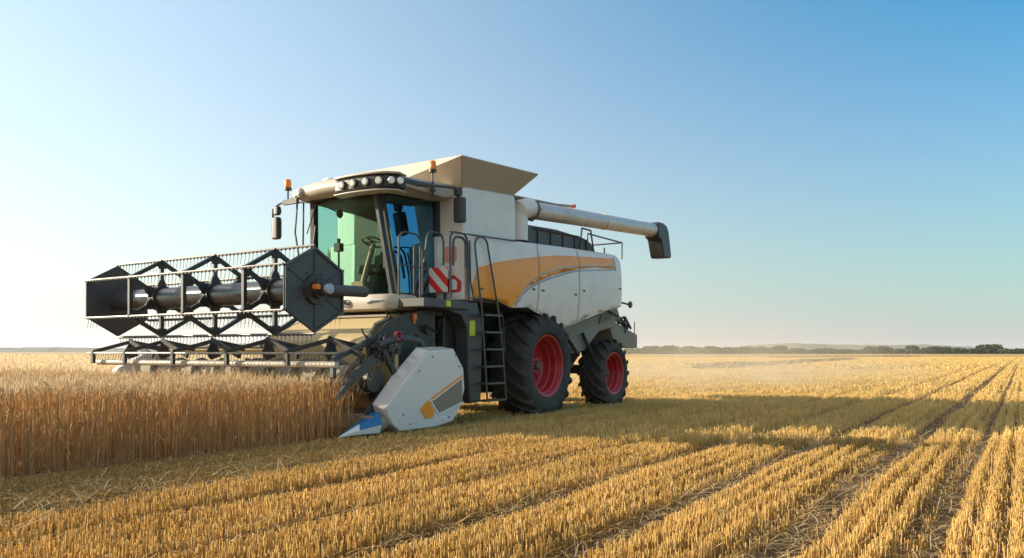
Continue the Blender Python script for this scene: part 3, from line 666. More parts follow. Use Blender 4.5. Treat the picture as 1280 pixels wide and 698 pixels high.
c = MB(); c.box((-3.1, 2.28, 2.86), (-3.0, 2.42, 3.0)); c.tube([(-3.05, 2.35, 2.06), (-3.05, 2.35, 2.9)], .02, 8); c.tube([(-3.05, 2.35, 3.0), (-3.05, 2.35, 3.08)], .03, 8); part(c, 'monitor', M['trim'], .015)
c = MB(); c.tube([(-3.42, 2.36, 3.58), (-3.4, 2.2, 3.52), (-3.35, 2.08, 3.46)], .012, 6); c.lathe([(-.03, .001), (-.03, .05), (0, .075), (.03, .05), (.03, .001)], (-3.33, 2.05, 3.43), 14); part(c, 'cab_camera', M['black'])
c = MB()
c.tube([(-3.66, 2.1, 2.05), (-3.72, 2.28, 2.7), (-3.7, 2.22, 3.2)], .012, 6); c.tube([(-3.62, 2.5, 3.1), (-3.7, 2.2, 3.55)], .01, 6); part(c, 'wiper', M['black'])
# pane bars seen on the left
c = MB(); c.tube([(-3.6, 2.75, 3.62), (-3.62, 2.78, 3.15), (-3.5, 2.72, 2.3)], .016, 6); c.tube([(-3.6, 2.6, 3.64), (-3.52, 2.7, 2.9)], .014, 6); part(c, 'grab_bar', M['black'])
# roof
P = rounded([(-3.92, 1.0), (-3.92, 2.1), (-3.72, 2.72), (-2.3, 2.78), (-2.3, .5), (-3.3, .5), (-3.78, .56)], [.2, .3, .2, .1, .1, .2, .2], 5)
cx, cy = -3.05, 1.62; c = MB(); rings = []
for s_, z in ((.93, 3.64), (1., 3.70), (1.005, 3.76), (.97, 3.83), (.88, 3.875), (.6, 3.90)):
    rings.append([(cx+(x-cx)*s_, cy+(y-cy)*s_, z) for x, y in P])
c.loft(rings); part(c, 'cab_roof', M['cream'], ang=50)
# light visor, bent round the front edge of the roof
vis = [(-3.99, 1.52), (-4.03, 1.23), (-4.03, .96), (-4.0, .71), (-3.92, .50), (-3.78, .38)]
def offs(path, d): 
    out = []
    for i, p in enumerate(path):
        a = Vector(path[max(0, i-1)]); b = Vector(path[min(len(path)-1, i+1)]); t = (b-a).normalized(); out.append((p[0]+t.y*-d*-1*-1, p[1]+t.x*d))
    return out
c = MB(); inner = [(x+.22, y+.05) for x, y in vis]
c.plan(vis+inner[::-1], 3.585, 3.79); part(c, 'light_visor', M['black'], .05)
c = MB(); c.plan([(x-.015, y-.01) for x, y in vis]+inner[::-1], 3.80, 3.835); c.plan([(x-.02, y-.01) for x, y in vis]+inner[::-1], 3.55, 3.575); part(c, 'visor_trim', M['cream'], .012)
def lamp(p, d, r, mat=M['lamp'], host=M['black'], squash=1.):
    p = Vector(p); d = Vector(d).normalized(); h = MB(); h.tube([p+d*.02, p-d*.05], r*1.18, 16)
    ho = part(h, 'work_lamp', host)
    q = MB(); q.tube([p+d*.018, p+d*.034, p+d*.042], r, 16, r1=r*.75); part(q, 'lens', mat, parent=ho)
for (x, y), d in zip([(-4.035, 1.30), (-4.05, 1.06), (-4.04, .82), (-3.99, .60), (-3.90, .44), (-3.80, .36)], [(-1, -.1, -.1), (-1, -.1, -.1), (-1, -.2, -.1), (-1, -.35, -.1), (-.8, -.7, -.1), (-.6, -1, -.1)]):
    lamp((x, y, 3.69), d, .056)
for x, y, z in ((-3.86, 2.42, 3.73), (-3.80, 2.56, 3.72)): lamp((x, y, z), (-1, .1, -.15), .06, host=M['cream'])
c = MB(); c.tube([(-3.83, 2.2, 3.76), (-3.87, 2.2, 3.76)], .035, 10); part(c, 'marker_lamp', M['redlabel'])
c = MB(); c.loft([[(-3.45+r*math.cos(a), 2.15+r*math.sin(a), z) for a in [2*math.pi*i/20 for i in range(20)]] for r, z in ((.13, 3.87), (.14, 3.93), (.12, 3.97), (.07, 4.0), (.01, 4.01))]); part(c, 'antenna_dome', M['whitel'])
# roof-side wing on the near side
c = MB(); c.prism([(-3.75, 3.66), (-3.72, 3.80), (-2.2, 3.90), (-2.2, 3.72), (-2.6, 3.64)], .42, .62); part(c, 'roof_side', M['cream'], .03)
c = MB(); c.prism([(-3.72, 3.70), (-3.70, 3.76), (-2.85, 3.80), (-3.3, 3.70)], .40, .42); part(c, 'side_vent', M['black'])
# mirrors, beacons
def beacon(p):
    x, y, z = p; c = MB(); c.tube([(x, y, z-.20), (x, y, z)], .014, 8); c.tube([(x, y, z-.01), (x, y, z+.03)], .062, 14); o = part(c, 'beacon', M['black'])
    q = MB(); q.loft([[(x+r*math.cos(a), y+r*math.sin(a), zz) for a in [2*math.pi*i/16 for i in range(16)]] for r, zz in ((.052, z+.03), (.056, z+.05), (.052, z+.14), (.04, z+.165), (.01, z+.172))]); part(q, 'beacon_lens', M['amber'], parent=o)
beacon((-3.7, 2.86, 3.85)); beacon((-3.04, .35, 3.97))
c = MB(); c.tube([(-3.04, .35, 3.62), (-3.04, .35, 3.8)], .02, 8); c.tube([(-3.04, .35, 3.66), (-3.04, .35, 3.70)], .045, 8); c.tube([(-3.04, .35, 3.58), (-3.04, .35, 3.62)], .03, 8, r1=.008); part(c, 'beacon_stem', M['black'])
c = MB(); c.tube([(-3.7, 2.3, 3.68), (-3.7, 2.7, 3.70), (-3.7, 3.08, 3.63), (-3.7, 3.22, 3.56), (-3.7, 3.24, 3.2)], .018, 8); c.tube([(-3.7, 2.35, 3.6), (-3.7, 2.9, 3.62)], .014, 8); c.box((-3.74, 2.62, 3.60), (-3.68, 2.95, 3.68)); part(c, 'mirror_arm', M['dgrey'])
c = MB(); c.tube([(-3.5, .45, 3.72), (-2.9, .3, 3.76), (-2.6, .2, 3.77), (-2.6, .18, 3.55)], .022, 8); part(c, 'mirror_arm', M['dgrey'])
def mirror(x, y, z0, z1, w_, d):
    c = MB(); c.plan(rounded([(x-d, y-w_), (x+d, y-w_), (x+d, y+w_), (x-d, y+w_)], .03), z0, z1); o = part(c, 'mirror', M['black'], .03)
    q = MB(); q.box((x+d+.001, y-w_*.85, z0+.04), (x+d+.006, y+w_*.85, z1-.04)); part(q, 'mirror_glass', M['mirror'], parent=o)
mirror(-3.7, 3.14, 3.05, 3.42, .075, .05); mirror(-3.7, 3.12, 3.45, 3.60, .06, .04)
mirror(-2.6, .15, 3.22, 3.62, .085, .07); mirror(-2.62, .17, 3.64, 3.78, .06, .05)
# cab front fascia
P = [(-3.72, 1.0), (-3.74, 1.6), (-3.72, 2.2), (-3.5, 2.62), (-3.1, 2.62), (-3.1, .52), (-3.45, .52), (-3.66, .70)]
c = MB(); PP = rounded(P, .12, 4); cx, cy = -3.3, 1.6
c.loft([[(cx+(x-cx)*s_, cy+(y-cy)*s_, z) for x, y in PP] for s_, z in ((.86, 1.80), (.97, 1.83), (1., 1.9), (1., 1.97), (.95, 2.04), (.88, 2.055))]); part(c, 'cab_fascia', M['cream'], ang=45)
c = MB(); qq = [(-3.745, 1.50+.085*math.cos(t)*(1.0), 1.92+.055*math.sin(t)) for t in [2*math.pi*i/20 for i in range(21)]]; c.tube(qq, .008, 6); c.tube([(-3.745, 1.56, 1.92), (-3.745, 1.52, 1.945), (-3.745, 1.52, 1.895)], .006, 5); c.tube([(-3.745, 1.47, 1.945), (-3.745, 1.47, 1.895), (-3.745, 1.44, 1.92), (-3.745, 1.47, 1.945)], .006, 5); part(c, 'emblem', M['black'])
c = MB(); c.tube([(-3.735, 1.08, 1.92), (-3.73, .98, 1.95), (-3.68, .80, 1.955)], .012, 6); part(c, 'swoosh_mark', M['bluegrey'])
# --- grey service box under the rails, next to the cab
c = MB(); c.loft([[(-2.47, .16, z), (-2.47, 3.14, z), (-2.2, 3.14, z), (-2.2, .16, z)] for z in (2.0, 3.06)]); part(c, 'front_wall', M['white'], .03)
c = MB(); c.box((-2.478, .20, 2.05), (-2.472, .72, 2.95)); part(c, 'wall_hatch', M['white'], .002)
def wallp(pts, r_, x0, x1, name, mat, parent=None):
    q = rounded(pts, r_); n = len(q); c = MB(); c.add([(x0, y, z) for y, z in q]+[(x1, y, z) for y, z in q], [tuple(range(n)), tuple(range(2*n-1, n-1, -1))]+[(i, (i+1) % n, (i+1) % n+n, i+n)[::-1] for i in range(n)]); return part(c, name, mat, parent=parent)
wallp([(.30, 2.62), (.54, 2.62), (.54, 2.88), (.30, 2.88)], .06, -2.486, -2.480, 'orange_sticker', M['pinklabel'])
o = wallp([(.22, 2.13), (.50, 2.13), (.54, 2.28), (.37, 2.42), (.20, 2.30)], .04, -2.486, -2.480, 'red_sticker', M['redlabel'])
wallp([(.29, 2.17), (.43, 2.17), (.43, 2.30), (.36, 2.35), (.29, 2.30)], .02, -2.493, -2.487, 'sticker_centre', M['whitel'], o)
c = MB(); c.box((-2.615, .39, 2.13), (-2.60, .78, 2.53)); part(c, 'warning_board', M['warn'])
c = MB(); c.box((-2.598, .44, 1.95), (-2.57, .48, 2.5)); c.box((-2.598, .68, 1.95), (-2.57, .72, 2.5)); part(c, 'board_bracket', M['black'])
# --- rails
def hoop(u0, u1, ztop, zb, v=.06, r=.016, rad=.14, name='handrail', bar=None, ub0=None, ub1=None):
    ub0 = u0 if ub0 is None else ub0; ub1 = u1 if ub1 is None else ub1
    poly = [(ub0, zb)]+[(u0+rad-rad*math.cos(t), ztop-rad+rad*math.sin(t)) for t in [math.pi/2*i/6 for i in range(7)]]+[(u1-rad+rad*math.sin(t), ztop-rad+rad*math.cos(t)) for t in [math.pi/2*i/6 for i in range(7)]]+[(ub1, zb)]
    c = MB(); c.tube([(x, v, z) for x, z in poly], r, 8)
    if bar: c.tube([(u0+.01, v, bar), (u1-.01, v, bar)], r*.9, 8)
    part(c, name, M['rail'])
hoop(-4.08, -3.60, 2.90, 1.98, .14, bar=2.42)
hoop(-3.72, -3.52, 2.76, 2.02, .16, r=.014, rad=.09)
hoop(-3.46, -3.05, 2.98, 2.5, .13, ub0=-3.52)
hoop(-2.99, -2.53, 3.03, 2.0, .05, ub0=-2.97, ub1=-2.49)
hoop(-2.93, -2.60, 2.96, 2.50, .035, r=.02, rad=.12)
hoop(-2.37, -2.0, 3.03, 1.95, .02, ub0=-2.20, ub1=-1.72, rad=.16)
c = MB(); c.tube([(-2.47, .05, 2.95), (-2.45, .05, 2.3), (-2.36, .05, 2.02)], .013, 8); c.tube([(-3.0, .05, 3.02), (-1.1, .05, 3.09)], .012, 6); part(c, 'handrail', M['rail'])
# platform and steps
c = MB(); c.box((-3.55, .1, 1.84), (-2.42, .85, 1.98)); part(c, 'platform', M['dgrey'], .02)
c = MB(); c.box((-3.03, .085, 1.87), (-2.92, .098, 1.96)); part(c, 'yellow_sticker', M['yellow'])
c = MB(); c.prism([(-2.98, 1.98), (-2.1, 1.98), (-1.95, 1.6), (-2.0, .35), (-2.3, .33), (-2.36, .9), (-2.38, 1.55), (-2.55, 1.75), (-2.98, 1.84)], .16, .42); part(c, 'step_guard', M['char'], .02)
c = MB(); c.prism([(-2.62, .36), (-2.62, 1.75), (-2.1, 1.75), (-1.9, .36)], .45, .95); part(c, 'fuel_tank', M['black'], .03)
c = MB(); c.prism([(-2.33, 1.43), (-2.18, 1.43), (-2.19, 1.68), (-2.33, 1.67)], .145, .158); part(c, 'reflective_sticker', M['yellow'])
lad = MB(); lad.tube([(-2.20, .02, 2.05), (-2.17, -.02, 1.3), (-2.12, -.05, .36)], .017, 8); lad.tube([(-1.74, .02, 2.05), (-1.64, -.02, 1.3), (-1.56, -.05, .36)], .017, 8)
lad.tube([(-1.66, .02, 1.85), (-1.55, .02, 1.75), (-1.50, .02, 1.2), (-1.63, -.01, 1.08)], .014, 6)
lo = part(lad, 'ladder', M['rail'])
for i in range(6):
    z = .37+i*.28; t = (2.05-z)/1.69; s_ = MB(); u0 = -2.20+.08*t; u1 = -1.74+.18*t; s_.box((u0, -.06, z-.015), (u1, .11, z+.015)); part(s_, 'ladder_step', M['rail'], parent=lo)
# olive pillar and undercarriage clutter between cab and divider
c = MB(); c.box((-2.95, .5, .9), (-2.78, .72, 1.85)); part(c, 'air_filter', M['olive'], .03)
c = MB()
rc = random.Random(5)
for i in range(26):
    u0 = -3.6+rc.random()*1.1; v0 = .35+rc.random()*.6; z0 = .8+rc.random()*.95; p = [(u0, v0, z0)]
    for k in range(4): q = p[-1]; p.append((q[0]+rc.uniform(-.22, .22), q[1]+rc.uniform(-.1, .1), min(1.8, q[2]+rc.uniform(-.25, .25))))
    c.tube(p, rc.choice((.010, .014, .02)), 6)
part(c, 'hydraulic_hoses', M['black'])
c = MB(); c.box((-3.35, .75, .42), (-2.0, 2.5, 1.84)); part(c, 'front_frame', M['black'], .02)
c = MB(); c.box((-3.42, .40, 1.66), (-3.36, .46, 1.75)); c.tube([(-3.39, .43, 1.66), (-3.39, .43, 1.60)], .02, 8); part(c, 'coupling', M['amber'])

# --- feeder house
c = MB()
c.loft([[(-3.15, .72, 1.80), (-3.15, 2.45, 1.80), (-3.15, 2.45, 1.1), (-3.15, .72, 1.1)], [(-3.55, .72, 1.74), (-3.55, 2.45, 1.74), (-3.55, 2.45, .95), (-3.55, .72, .95)], [(-3.95, .70, 1.60), (-3.95, 2.5, 1.60), (-3.95, 2.5, .75), (-3.95, .70, .75)], [(-4.35, .50, 1.33), (-4.35, 2.75, 1.33), (-4.35, 2.75, .5), (-4.35, .50, .5)]])
part(c, 'feeder_house', M['feeder'], .05)
c = MB(); c.tube([(-3.6, .70, 1.70), (-4.0, .68, 1.56), (-4.38, .48, 1.30)], .025, 8); c.tube([(-3.6, 2.47, 1.70), (-4.0, 2.5, 1.56), (-4.38, 2.76, 1.30)], .025, 8); c.bar((-3.7, .7, 1.72), (-3.7, 2.5, 1.72), .04, .03); part(c, 'feeder_edging', M['olive'])

c = MB(); c.prism([(-2.9, 1.84), (-3.15, 1.82), (-3.6, 1.74), (-3.98, 1.60), (-4.36, 1.32), (-4.36, .48), (-3.15, .7), (-2.9, .7)], .44, .47); part(c, 'feeder_side_plate', M['black'], .005)
# --- header: back wall, beams, floor, auger, knife
VE = 5.55
c = MB(); c.prism([(-4.38, .35), (-4.38, 1.20), (-4.50, 1.24), (-4.52, 1.21), (-4.46, 1.15), (-4.46, .35)], .12, VE); part(c, 'header_back', M['feeder'], .008)
c = MB(); c.bar((-4.5, .15, 1.27), (-4.5, VE, 1.27), .09, .07); part(c, 'top_beam', M['char'], .012)
c = MB(); c.prism([(-4.4, .24), (-4.4, .36), (-5.1, .20), (-5.15, .14), (-5.1, .12)], .12, VE); part(c, 'header_floor', M['olive'])
c = MB(); c.tube([(-4.85, .30, .78), (-4.85, VE-.05, .78)], .20, 24)
part(c, 'cross_auger', M['olive'])
for sgn, va, vb in ((1, .2, 1.6), (-1, 3.1, 5.4)):
    pass
c = MB(); c.tube([(-4.85, .14, .78), (-4.85, .32, .78)], .17, 20); part(c, 'auger_drive', M['black'])
c = MB(); V = []; F = []; nn = 160
for i in range(nn+1):
    vv = .32+(VE-.52)*i/nn; a = (vv-.2)*2*math.pi/.55*(1 if vv < 2.8 else -1)
    V += [(-4.85+.19*math.cos(a), vv, .78+.19*math.sin(a)), (-4.85+.30*math.cos(a), vv, .78+.30*math.sin(a))]
F = [(2*i, 2*i+1, 2*i+3, 2*i+2) for i in range(nn)]; c.add(V, F); o = part(c, 'auger_flight', M['olive'])
sm = o.modifiers.new('thick', 'SOLIDIFY'); sm.thickness = .006
c = MB(); c.bar((-5.14, .12, .13), (-5.14, VE, .13), .06, .02)
for i in range(70):
    vv = .18+i*(VE-.25)/70; c.prism([(-5.14, .12), (-5.27, .115), (-5.14, .14)], vv-.012, vv+.012)
part(c, 'knife_bar', M['steel'])
c = MB(); c.prism([(-5.1, .12), (-5.1, .35), (-4.75, .66), (-4.3, .88), (-4.1, 1.1), (-4.0, .2)], .09, .12); part(c, 'header_end_plate', M['black'], .004)
# lower pick-up rail with arms: a thin tined rail carried on bent dark arms
c = MB(); c.tube([(-5.42, .0, 1.15), (-5.42, VE+.2, 1.15)], .018, 8)
part(c, 'lower_rail', M['steel'])
c = MB(); c.tube([(-5.3, .15, 1.0), (-5.3, VE+.1, 1.0)], .045, 12); part(c, 'lower_tube', M['cream'])
c = MB()
for i in range(80):
    vv = .05+i*(VE+.1)/80; c.tube([(-5.42, vv, 1.15), (-5.44+rc.uniform(-.015, .015), vv, 1.05+rc.uniform(-.02, .01))], .0045, 4)
part(c, 'lower_tines', M['black'])
for vv in (.95, 2.2, 3.45, 4.7, 5.6):
    c = MB(); c.bar((-5.42, vv, 1.17), (-5.0, vv-.35, 1.33), .04, .06); c.bar((-5.0, vv-.35, 1.33), (-4.5, vv-.5, 1.22), .05, .09); c.bar((-5.42, vv, 1.19), (-5.42, vv, .98), .07, .05)
    c.prism([(-5.02, 1.05), (-5.1, 1.16), (-5.0, 1.33), (-4.94, 1.33), (-4.85, 1.1)], vv-.39, vv-.34)
    c.bar((-5.0, vv-.35, 1.36), (-4.95, vv-.95, 1.10), .05, .07)
    part(c, 'rail_arm', M['black'], .008)

# near-side header arms (black, bent)
c = MB()
c.loft([[(u0+dx, v0+y_, z0+dz) for dx, y_, dz in ((-s_, -.04, -s_*1.2), (s_*.2, -.04, s_), (s_*.2, .04, s_), (-s_, .04, -s_*1.2))] for u0, v0, z0, s_ in ((-5.25, .16, .60, .05), (-5.0, .16, .82, .10), (-4.6, .16, 1.03, .10), (-4.25, .16, 1.16, .09), (-4.0, .16, 1.28, .07))]); part(c, 'crop_arm', M['char'], .015)
c = MB(); c.bar((-5.28, .22, 1.08), (-4.72, .22, 1.27), .07, .07); c.bar((-4.72, .22, 1.27), (-4.52, .22, 1.36), .07, .09); c.bar((-5.28, .22, 1.1), (-5.30, .22, .82), .07, .06); part(c, 'pickup_arm', M['char'], .012)
c = MB(); c.tube([(-4.55, .12, 1.26), (-4.25, .1, 1.35), (-3.9, .1, 1.37), (-3.65, .1, 1.33), (-3.5, .12, 1.15)], .045, 12); part(c, 'support_tube', M['rail'])
c = MB()
for i in range(22):
    p = [(-4.7+rc.random()*.6, .1+rc.random()*.15, 1.05+rc.random()*.35)]
    for k in range(4): q = p[-1]; p.append((q[0]+rc.uniform(-.12, .14), min(.3, max(.02, q[1]+rc.uniform(-.06, .06))), max(.8, min(1.48, q[2]+rc.uniform(-.12, .1)))))
    c.tube(p, rc.choice((.008, .011, .016)), 6)
for k in range(12):
    x, z = -4.65+rc.random()*.5, 1.1+rc.random()*.3; c.tube([(x, .06, z), (x, .14, z)], rc.choice((.02, .03, .04)), 10)
part(c, 'header_hoses', M['black'])
c = MB(); c.lathe([(-.03, .05), (-.03, .065), (.02, .065), (.02, .05)], (-4.18, .08, 1.40), 16, close=True); part(c, 'hose_clamp', M['redlabel'])
c = MB(); c.bar((-4.45, .1, 1.2), (-4.15, .1, .75), .05, .09); part(c, 'brace', M['black'], .01)

# --- divider on the near end
OUT = [(-4.71, .41), (-4.30, .78), (-3.75, 1.19), (-3.17, 1.22), (-2.92, .92), (-2.89, .60), (-3.0, .32), (-3.2, .12), (-3.65, .07), (-4.41, .07), (-4.58, .19)]
c = MB(); n = len(OUT); cxo, czo = -3.8, .6
def shr(s_): return [(cxo+(x-cxo)*s_, czo+(z-czo)*s_) for x, z in OUT]
SH = [(x-.16 if i < 4 else x+.02, z+.03) if i < 3 else (x, z) for i, (x, z) in enumerate(OUT)]
rings = [[(x, -.163, z) for x, z in shr(.975)], [(x, -.152, z) for x, z in shr(.994)], [(x, -.12, z) for x, z in OUT], [(x, .10, z) for x, z in [(OUT[0][0]+.02, .46), (OUT[1][0]+.02, .84), (OUT[2][0], 1.24), (-3.15, 1.25)]+OUT[4:]]]
c.loft(rings); part(c, 'divider', M['div'], .018, ang=20)
c = MB(); c.prism([(-3.70, .46), (-2.99, .76), (-2.98, .42), (-3.53, .28)], -.180, -.14); part(c, 'divider_panel', M['olive'], .003)
c = MB(); c.prism([(-3.99, .36), (-3.80, .475), (-3.65, .30), (-3.70, .22), (-3.86, .215)], -.176, -.14); c.prism([(-3.80, .475), (-3.77, .485), (-2.97, .82), (-2.97, .785), (-3.74, .455)], -.176, -.14); part(c, 'orange_flash', M['orange'])
c = MB(); c.prism(band([(-3.80, .475), (-3.70, .47), (-2.97, .775)], .02), -.178, -.14); c.prism(band([(-3.74, .46), (-3.56, .26), (-2.95, .40)], .025), -.178, -.14); part(c, 'flash_edge', M['whitel'])
c = MB(); c.tube([(-3.43, -.178, .185), (-3.43, -.14, .185)], .035, 14); part(c, 'reflector', M['whitel'])
for x, z in ((-4.35, .30), (-4.2, .16), (-3.15, 1.12), (-3.05, .95), (-3.7, 1.1), (-3.3, .2), (-4.0, .9)): c = MB(); c.tube([(x, -.176, z), (x, -.12, z)], .011, 8); part(c, 'divider_bolt', M['dgrey'])
def onbev(t0, t1, s0, s1):
    A0, A1 = Vector((-4.30, -.12, .78)), Vector((-3.75, -.12, 1.19)); B0, B1 = Vector((-4.28, .10, .84)), Vector((-3.75, .10, 1.24)); nn = (A1-A0).cross(B0-A0).normalized(); nn = nn if nn.z > 0 else -nn
    def P_(t, s): return (A0*(1-t)+A1*t)*(1-s)+(B0*(1-t)+B1*t)*s+nn*.004
    c = MB(); c.sheet([P_(t0, s0), P_(t1, s0), P_(t1, s1), P_(t0, s1)], .002); part(c, 'white_sticker', M['whitel'])
onbev(.05, .28, .15, .8); onbev(.50, .62, .15, .85); onbev(.72, .97, .1, .9)
# pointed nose
c = MB(); nb = [(-4.76, -.11, .08), (-4.76, -.14, .19), (-4.70, -.07, .35), (-4.70, .09, .35), (-4.76, .14, .19), (-4.76, .12, .08)]
tip = Vector((-5.45, 0, .07))
c.loft([nb, [tuple(Vector(p)*.5+tip*.5+Vector((0, 0, .01))) for p in nb], [tuple(Vector(p)*.04+tip*.96) for p in nb]])
c.mi = [0]*len(c.mi)
for i, f in enumerate(c.f):
    zc = sum(c.v[k][2] for k in f)/len(f); yc = sum(c.v[k][1] for k in f)/len(f)
    if zc < .145: c.mi[i] = 1
part(c, 'divider_point', [M['blue'], M['whitel']], .02, ang=75)
c = MB(); c.tube([(-4.78, -.02, .16), (-4.5, -.02, .26)], .11, 14); c.box((-4.9, -.06, .27), (-4.45, .12, .31)); part(c, 'nose_socket', M['olive'], .01)
c = MB(); c.bar((-4.9, -.02, .03), (-3.5, -.02, .05), .16, .03); part(c, 'skid', M['black'])
# far-end divider
c = MB(); c.prism([(-5.6, .12), (-5.0, .9), (-4.5, 1.15), (-3.6, 1.1), (-3.4, .6), (-3.6, .1)], VE, VE+.16); part(c, 'divider', M['div'], .02)

S = Straws(); n = 420                                           # straw caught on the header
k_ = rng.random(n); P0_ = np.zeros((n, 3)); P0_[:, 0] = -5.0+.9*rng.random(n); P0_[:, 1] = .1+5.3*k_; P0_[:, 2] = .35+.12*rng.random(n)
m_ = rng.random(n) < .3; P0_[m_, 0] = -5.15+1.0*rng.random(m_.sum()); P0_[m_, 1] = .11+.1*rng.random(m_.sum()); P0_[m_, 2] = .70+.55*(P0_[m_, 0]+5.15)
dd = rng.normal(0, 1, (n, 3)); dd[:, 2] *= .4; dd /= np.linalg.norm(dd, axis=1)[:, None]; dd *= (.06+.12*rng.random(n))[:, None]
S.ribbon(np.stack([P0_-dd, P0_, P0_+dd-np.array([0, 0, .03])], 1), np.full((n, 3), .003), rng.random(n)*3.14)
o = S.build('caught_straw', [M['litter']]); o.parent = root; o['kind'] = 'stuff'
# --- reel
RU, RZ, RV0, RV1, RR = -5.6, 1.965, .26, 4.58, .565
def hexp(r, k=1., off=0): return [(RU+r*k*math.sin(math.pi/3*i+off), RZ+r*math.cos(math.pi/3*i+off)) for i in range(6)]
c = MB(); c.tube([(RU, RV0, RZ), (RU, RV1, RZ)], .155, 28); part(c, 'reel_tube', M['reeltube'])
def plate(v0, sg, name):
    c = MB(); c.prism(hexp(RR*.985, 1.05), v0, v0+.012*sg); o = part(c, name, M['char'], .002)
    r = MB(); H = hexp(RR*.94, 1.05)
    for i in range(6):
        p, q = H[i], H[(i+1) % 6]; r.bar((p[0], v0-.01*sg, p[1]), (q[0], v0-.01*sg, q[1]), .025, .03)
    H2 = hexp(RR*.66, 1.05)
    for q in hexp(RR*.80, 1.05)+hexp(RR*.42, 1.05, .5): r.tube([(q[0], v0-.016*sg, q[1]), (q[0], v0, q[1])], .011, 8)
    for i in range(6):
        p, q = H[i], H2[i]; cc = (RU, RZ); r.bar((p[0], v0-.006*sg, p[1]), (RU+(p[0]-RU)*.25, v0-.006*sg, RZ+(p[1]-RZ)*.25), .014, .022)
    part(r, 'plate_ribs', M['char'], parent=o)
plate(RV0-.02, 1, 'reel_end_plate'); plate(RV1+.02, -1, 'reel_end_plate')
c = MB(); c.lathe([(0, .20), (-.05, .19), (-.05, .12), (-.12, .12), (-.12, .09), (-.20, .085), (-.22, .001)], (RU, RV0-.02, RZ), 24); part(c, 'reel_bearing', M['black'])
c = MB(); c.lathe([(0, .06), (-.06, .065), (-.07, .001)], (RU, RV0-.24, RZ), 20); part(c, 'bearing_cap', M['bluegrey'])
c = MB(); c.tube([(RU-.12, RV0-.22, RZ+.02), (RU-.12, RV0-.14, RZ+.02)], .035, 10); part(c, 'side_marker', M['amber'])
c = MB(); c.tube([(RU, RV0-.10, RZ), (RU+.85, RV0-.10, RZ+.02)], .075, 18); part(c, 'reel_arm', M['dgrey'], .01)
# spiders
for vc in (.98, 2.22, 3.46):
    c = MB(); H = hexp(RR*.97, 1.05); Hi = hexp(.25, 1.05)
    for i in range(6):
        p, q = H[i], H[(i+1) % 6]
        c.bar((p[0], vc, p[1]), (q[0], vc, q[1]), .05, .055)
        c.bar((p[0], vc, p[1]), (RU, vc, RZ), .045, .06)
        # gusset at each corner
        a0 = Vector((p[0], p[1])); d = (Vector((RU, RZ))-a0).normalized(); t = Vector((-d.y, d.x))
        c.prism([tuple(a0-d*.03+t*.03), tuple(a0+d*.10+t*.07), tuple(a0+d*.10-t*.07), tuple(a0-d*.03-t*.03)], vc-.03, vc+.03)
        # curved web between spokes
        m_ = (Vector(H[i])+Vector(H[(i+1) % 6]))/2-Vector((RU, RZ)); 
    ring = []; 
    for k in range(48):
        a = 2*math.pi*k/48; rad = .235+.055*math.cos(6*a); ring.append((RU+rad*1.05*math.sin(a), RZ+rad*math.cos(a)))
    c.prism(ring, vc-.02, vc+.02); c.lathe([(-.07, .16), (-.07, .19), (.07, .19), (.07, .16)], (RU, vc, RZ), 24)
    part(c, 'reel_spider', M['black'], .004, ang=30)
# six bats, each with its tines
for i in range(6):
    x, z = hexp(RR, 1.05)[i]; b_ = MB(); b_.tube([(x, RV0-.02, z), (x, RV1+.02, z)], .017, 8); bo = part(b_, 'reel_bat', M['steel'])
    t = MB()
    for k in range(54):
        vv = RV0+.05+k*(RV1-RV0-.1)/53; j = rc.uniform(-.012, .012)
        t.tube([(x, vv, z), (x+.012, vv, z-.05), (x+j-.01, vv+j*.4, z-.16)], .0048, 4, r1=.003)
        t.bar((x, vv-.012, z-.01), (x, vv+.012, z-.01), .03, .03)
    part(t, 'tines', M['black'], parent=bo)

for o in root.children:
    if o.name.split('.')[0] in ('header_back', 'top_beam', 'header_floor', 'cross_auger', 'auger_drive', 'auger_flight', 'knife_bar', 'header_end_plate'): o.location.x = .27
# ------------------------------------------------------------------ trees, far things
def leafmat(name, c1, c2):
    m, nt, b = newmat(name); ge = N(nt, 'ShaderNodeNewGeometry')
    nt.links.new(mixrgb(nt, ge.outputs['Random Per Island'], c1, c2), b.inputs['Base Color']); b.inputs['Roughness'].default_value = .7
    return m
LM = [leafmat('leaves_dark', (.012, .030, .006), (.035, .065, .014)), leafmat('leaves_mid', (.018, .042, .008), (.05, .085, .018)), leafmat('leaves_olive', (.03, .05, .010), (.07, .095, .025))]
M['bark'] = plain('bark', (.07, .05, .035), .9)
def crown_mesh(w_, h_, n, lm, seed, lobes=7):
    r = np.random.default_rng(seed); cs = r.normal(0, 1, (lobes, 3)); cs /= np.linalg.norm(cs, axis=1)[:, None]; cs *= r.random((lobes, 1))**.5*.55
    cs[:, 2] = np.abs(cs[:, 2])*.8-.05; rad = .38+.25*r.random(lobes)
    k = r.integers(0, lobes, n); d = r.normal(0, 1, (n, 3)); d /= np.linalg.norm(d, axis=1)[:, None]; q = r.random(n)**.4
    P = cs[k]+d*(rad[k]*q)[:, None]; P[:, 2] = np.maximum(P[:, 2], -.5)
    P = P*np.array([w_/2, w_/2, h_/2.1]); P[:, 2] += h_*.5
    a = r.normal(0, 1, (n, 3)); b_ = r.normal(0, 1, (n, 3)); a /= np.linalg.norm(a, axis=1)[:, None]; b_ /= np.linalg.norm(b_, axis=1)[:, None]
    s_ = (w_*.035+.10)*(0.6+.8*r.random(n))[:, None]
    V = np.stack([P-a*s_, P+b_*s_, P+a*s_, P-b_*s_], 1).reshape(-1, 3); F = np.arange(n*4).reshape(-1, 4)
    return mesh_np('crown', V, F, [lm])
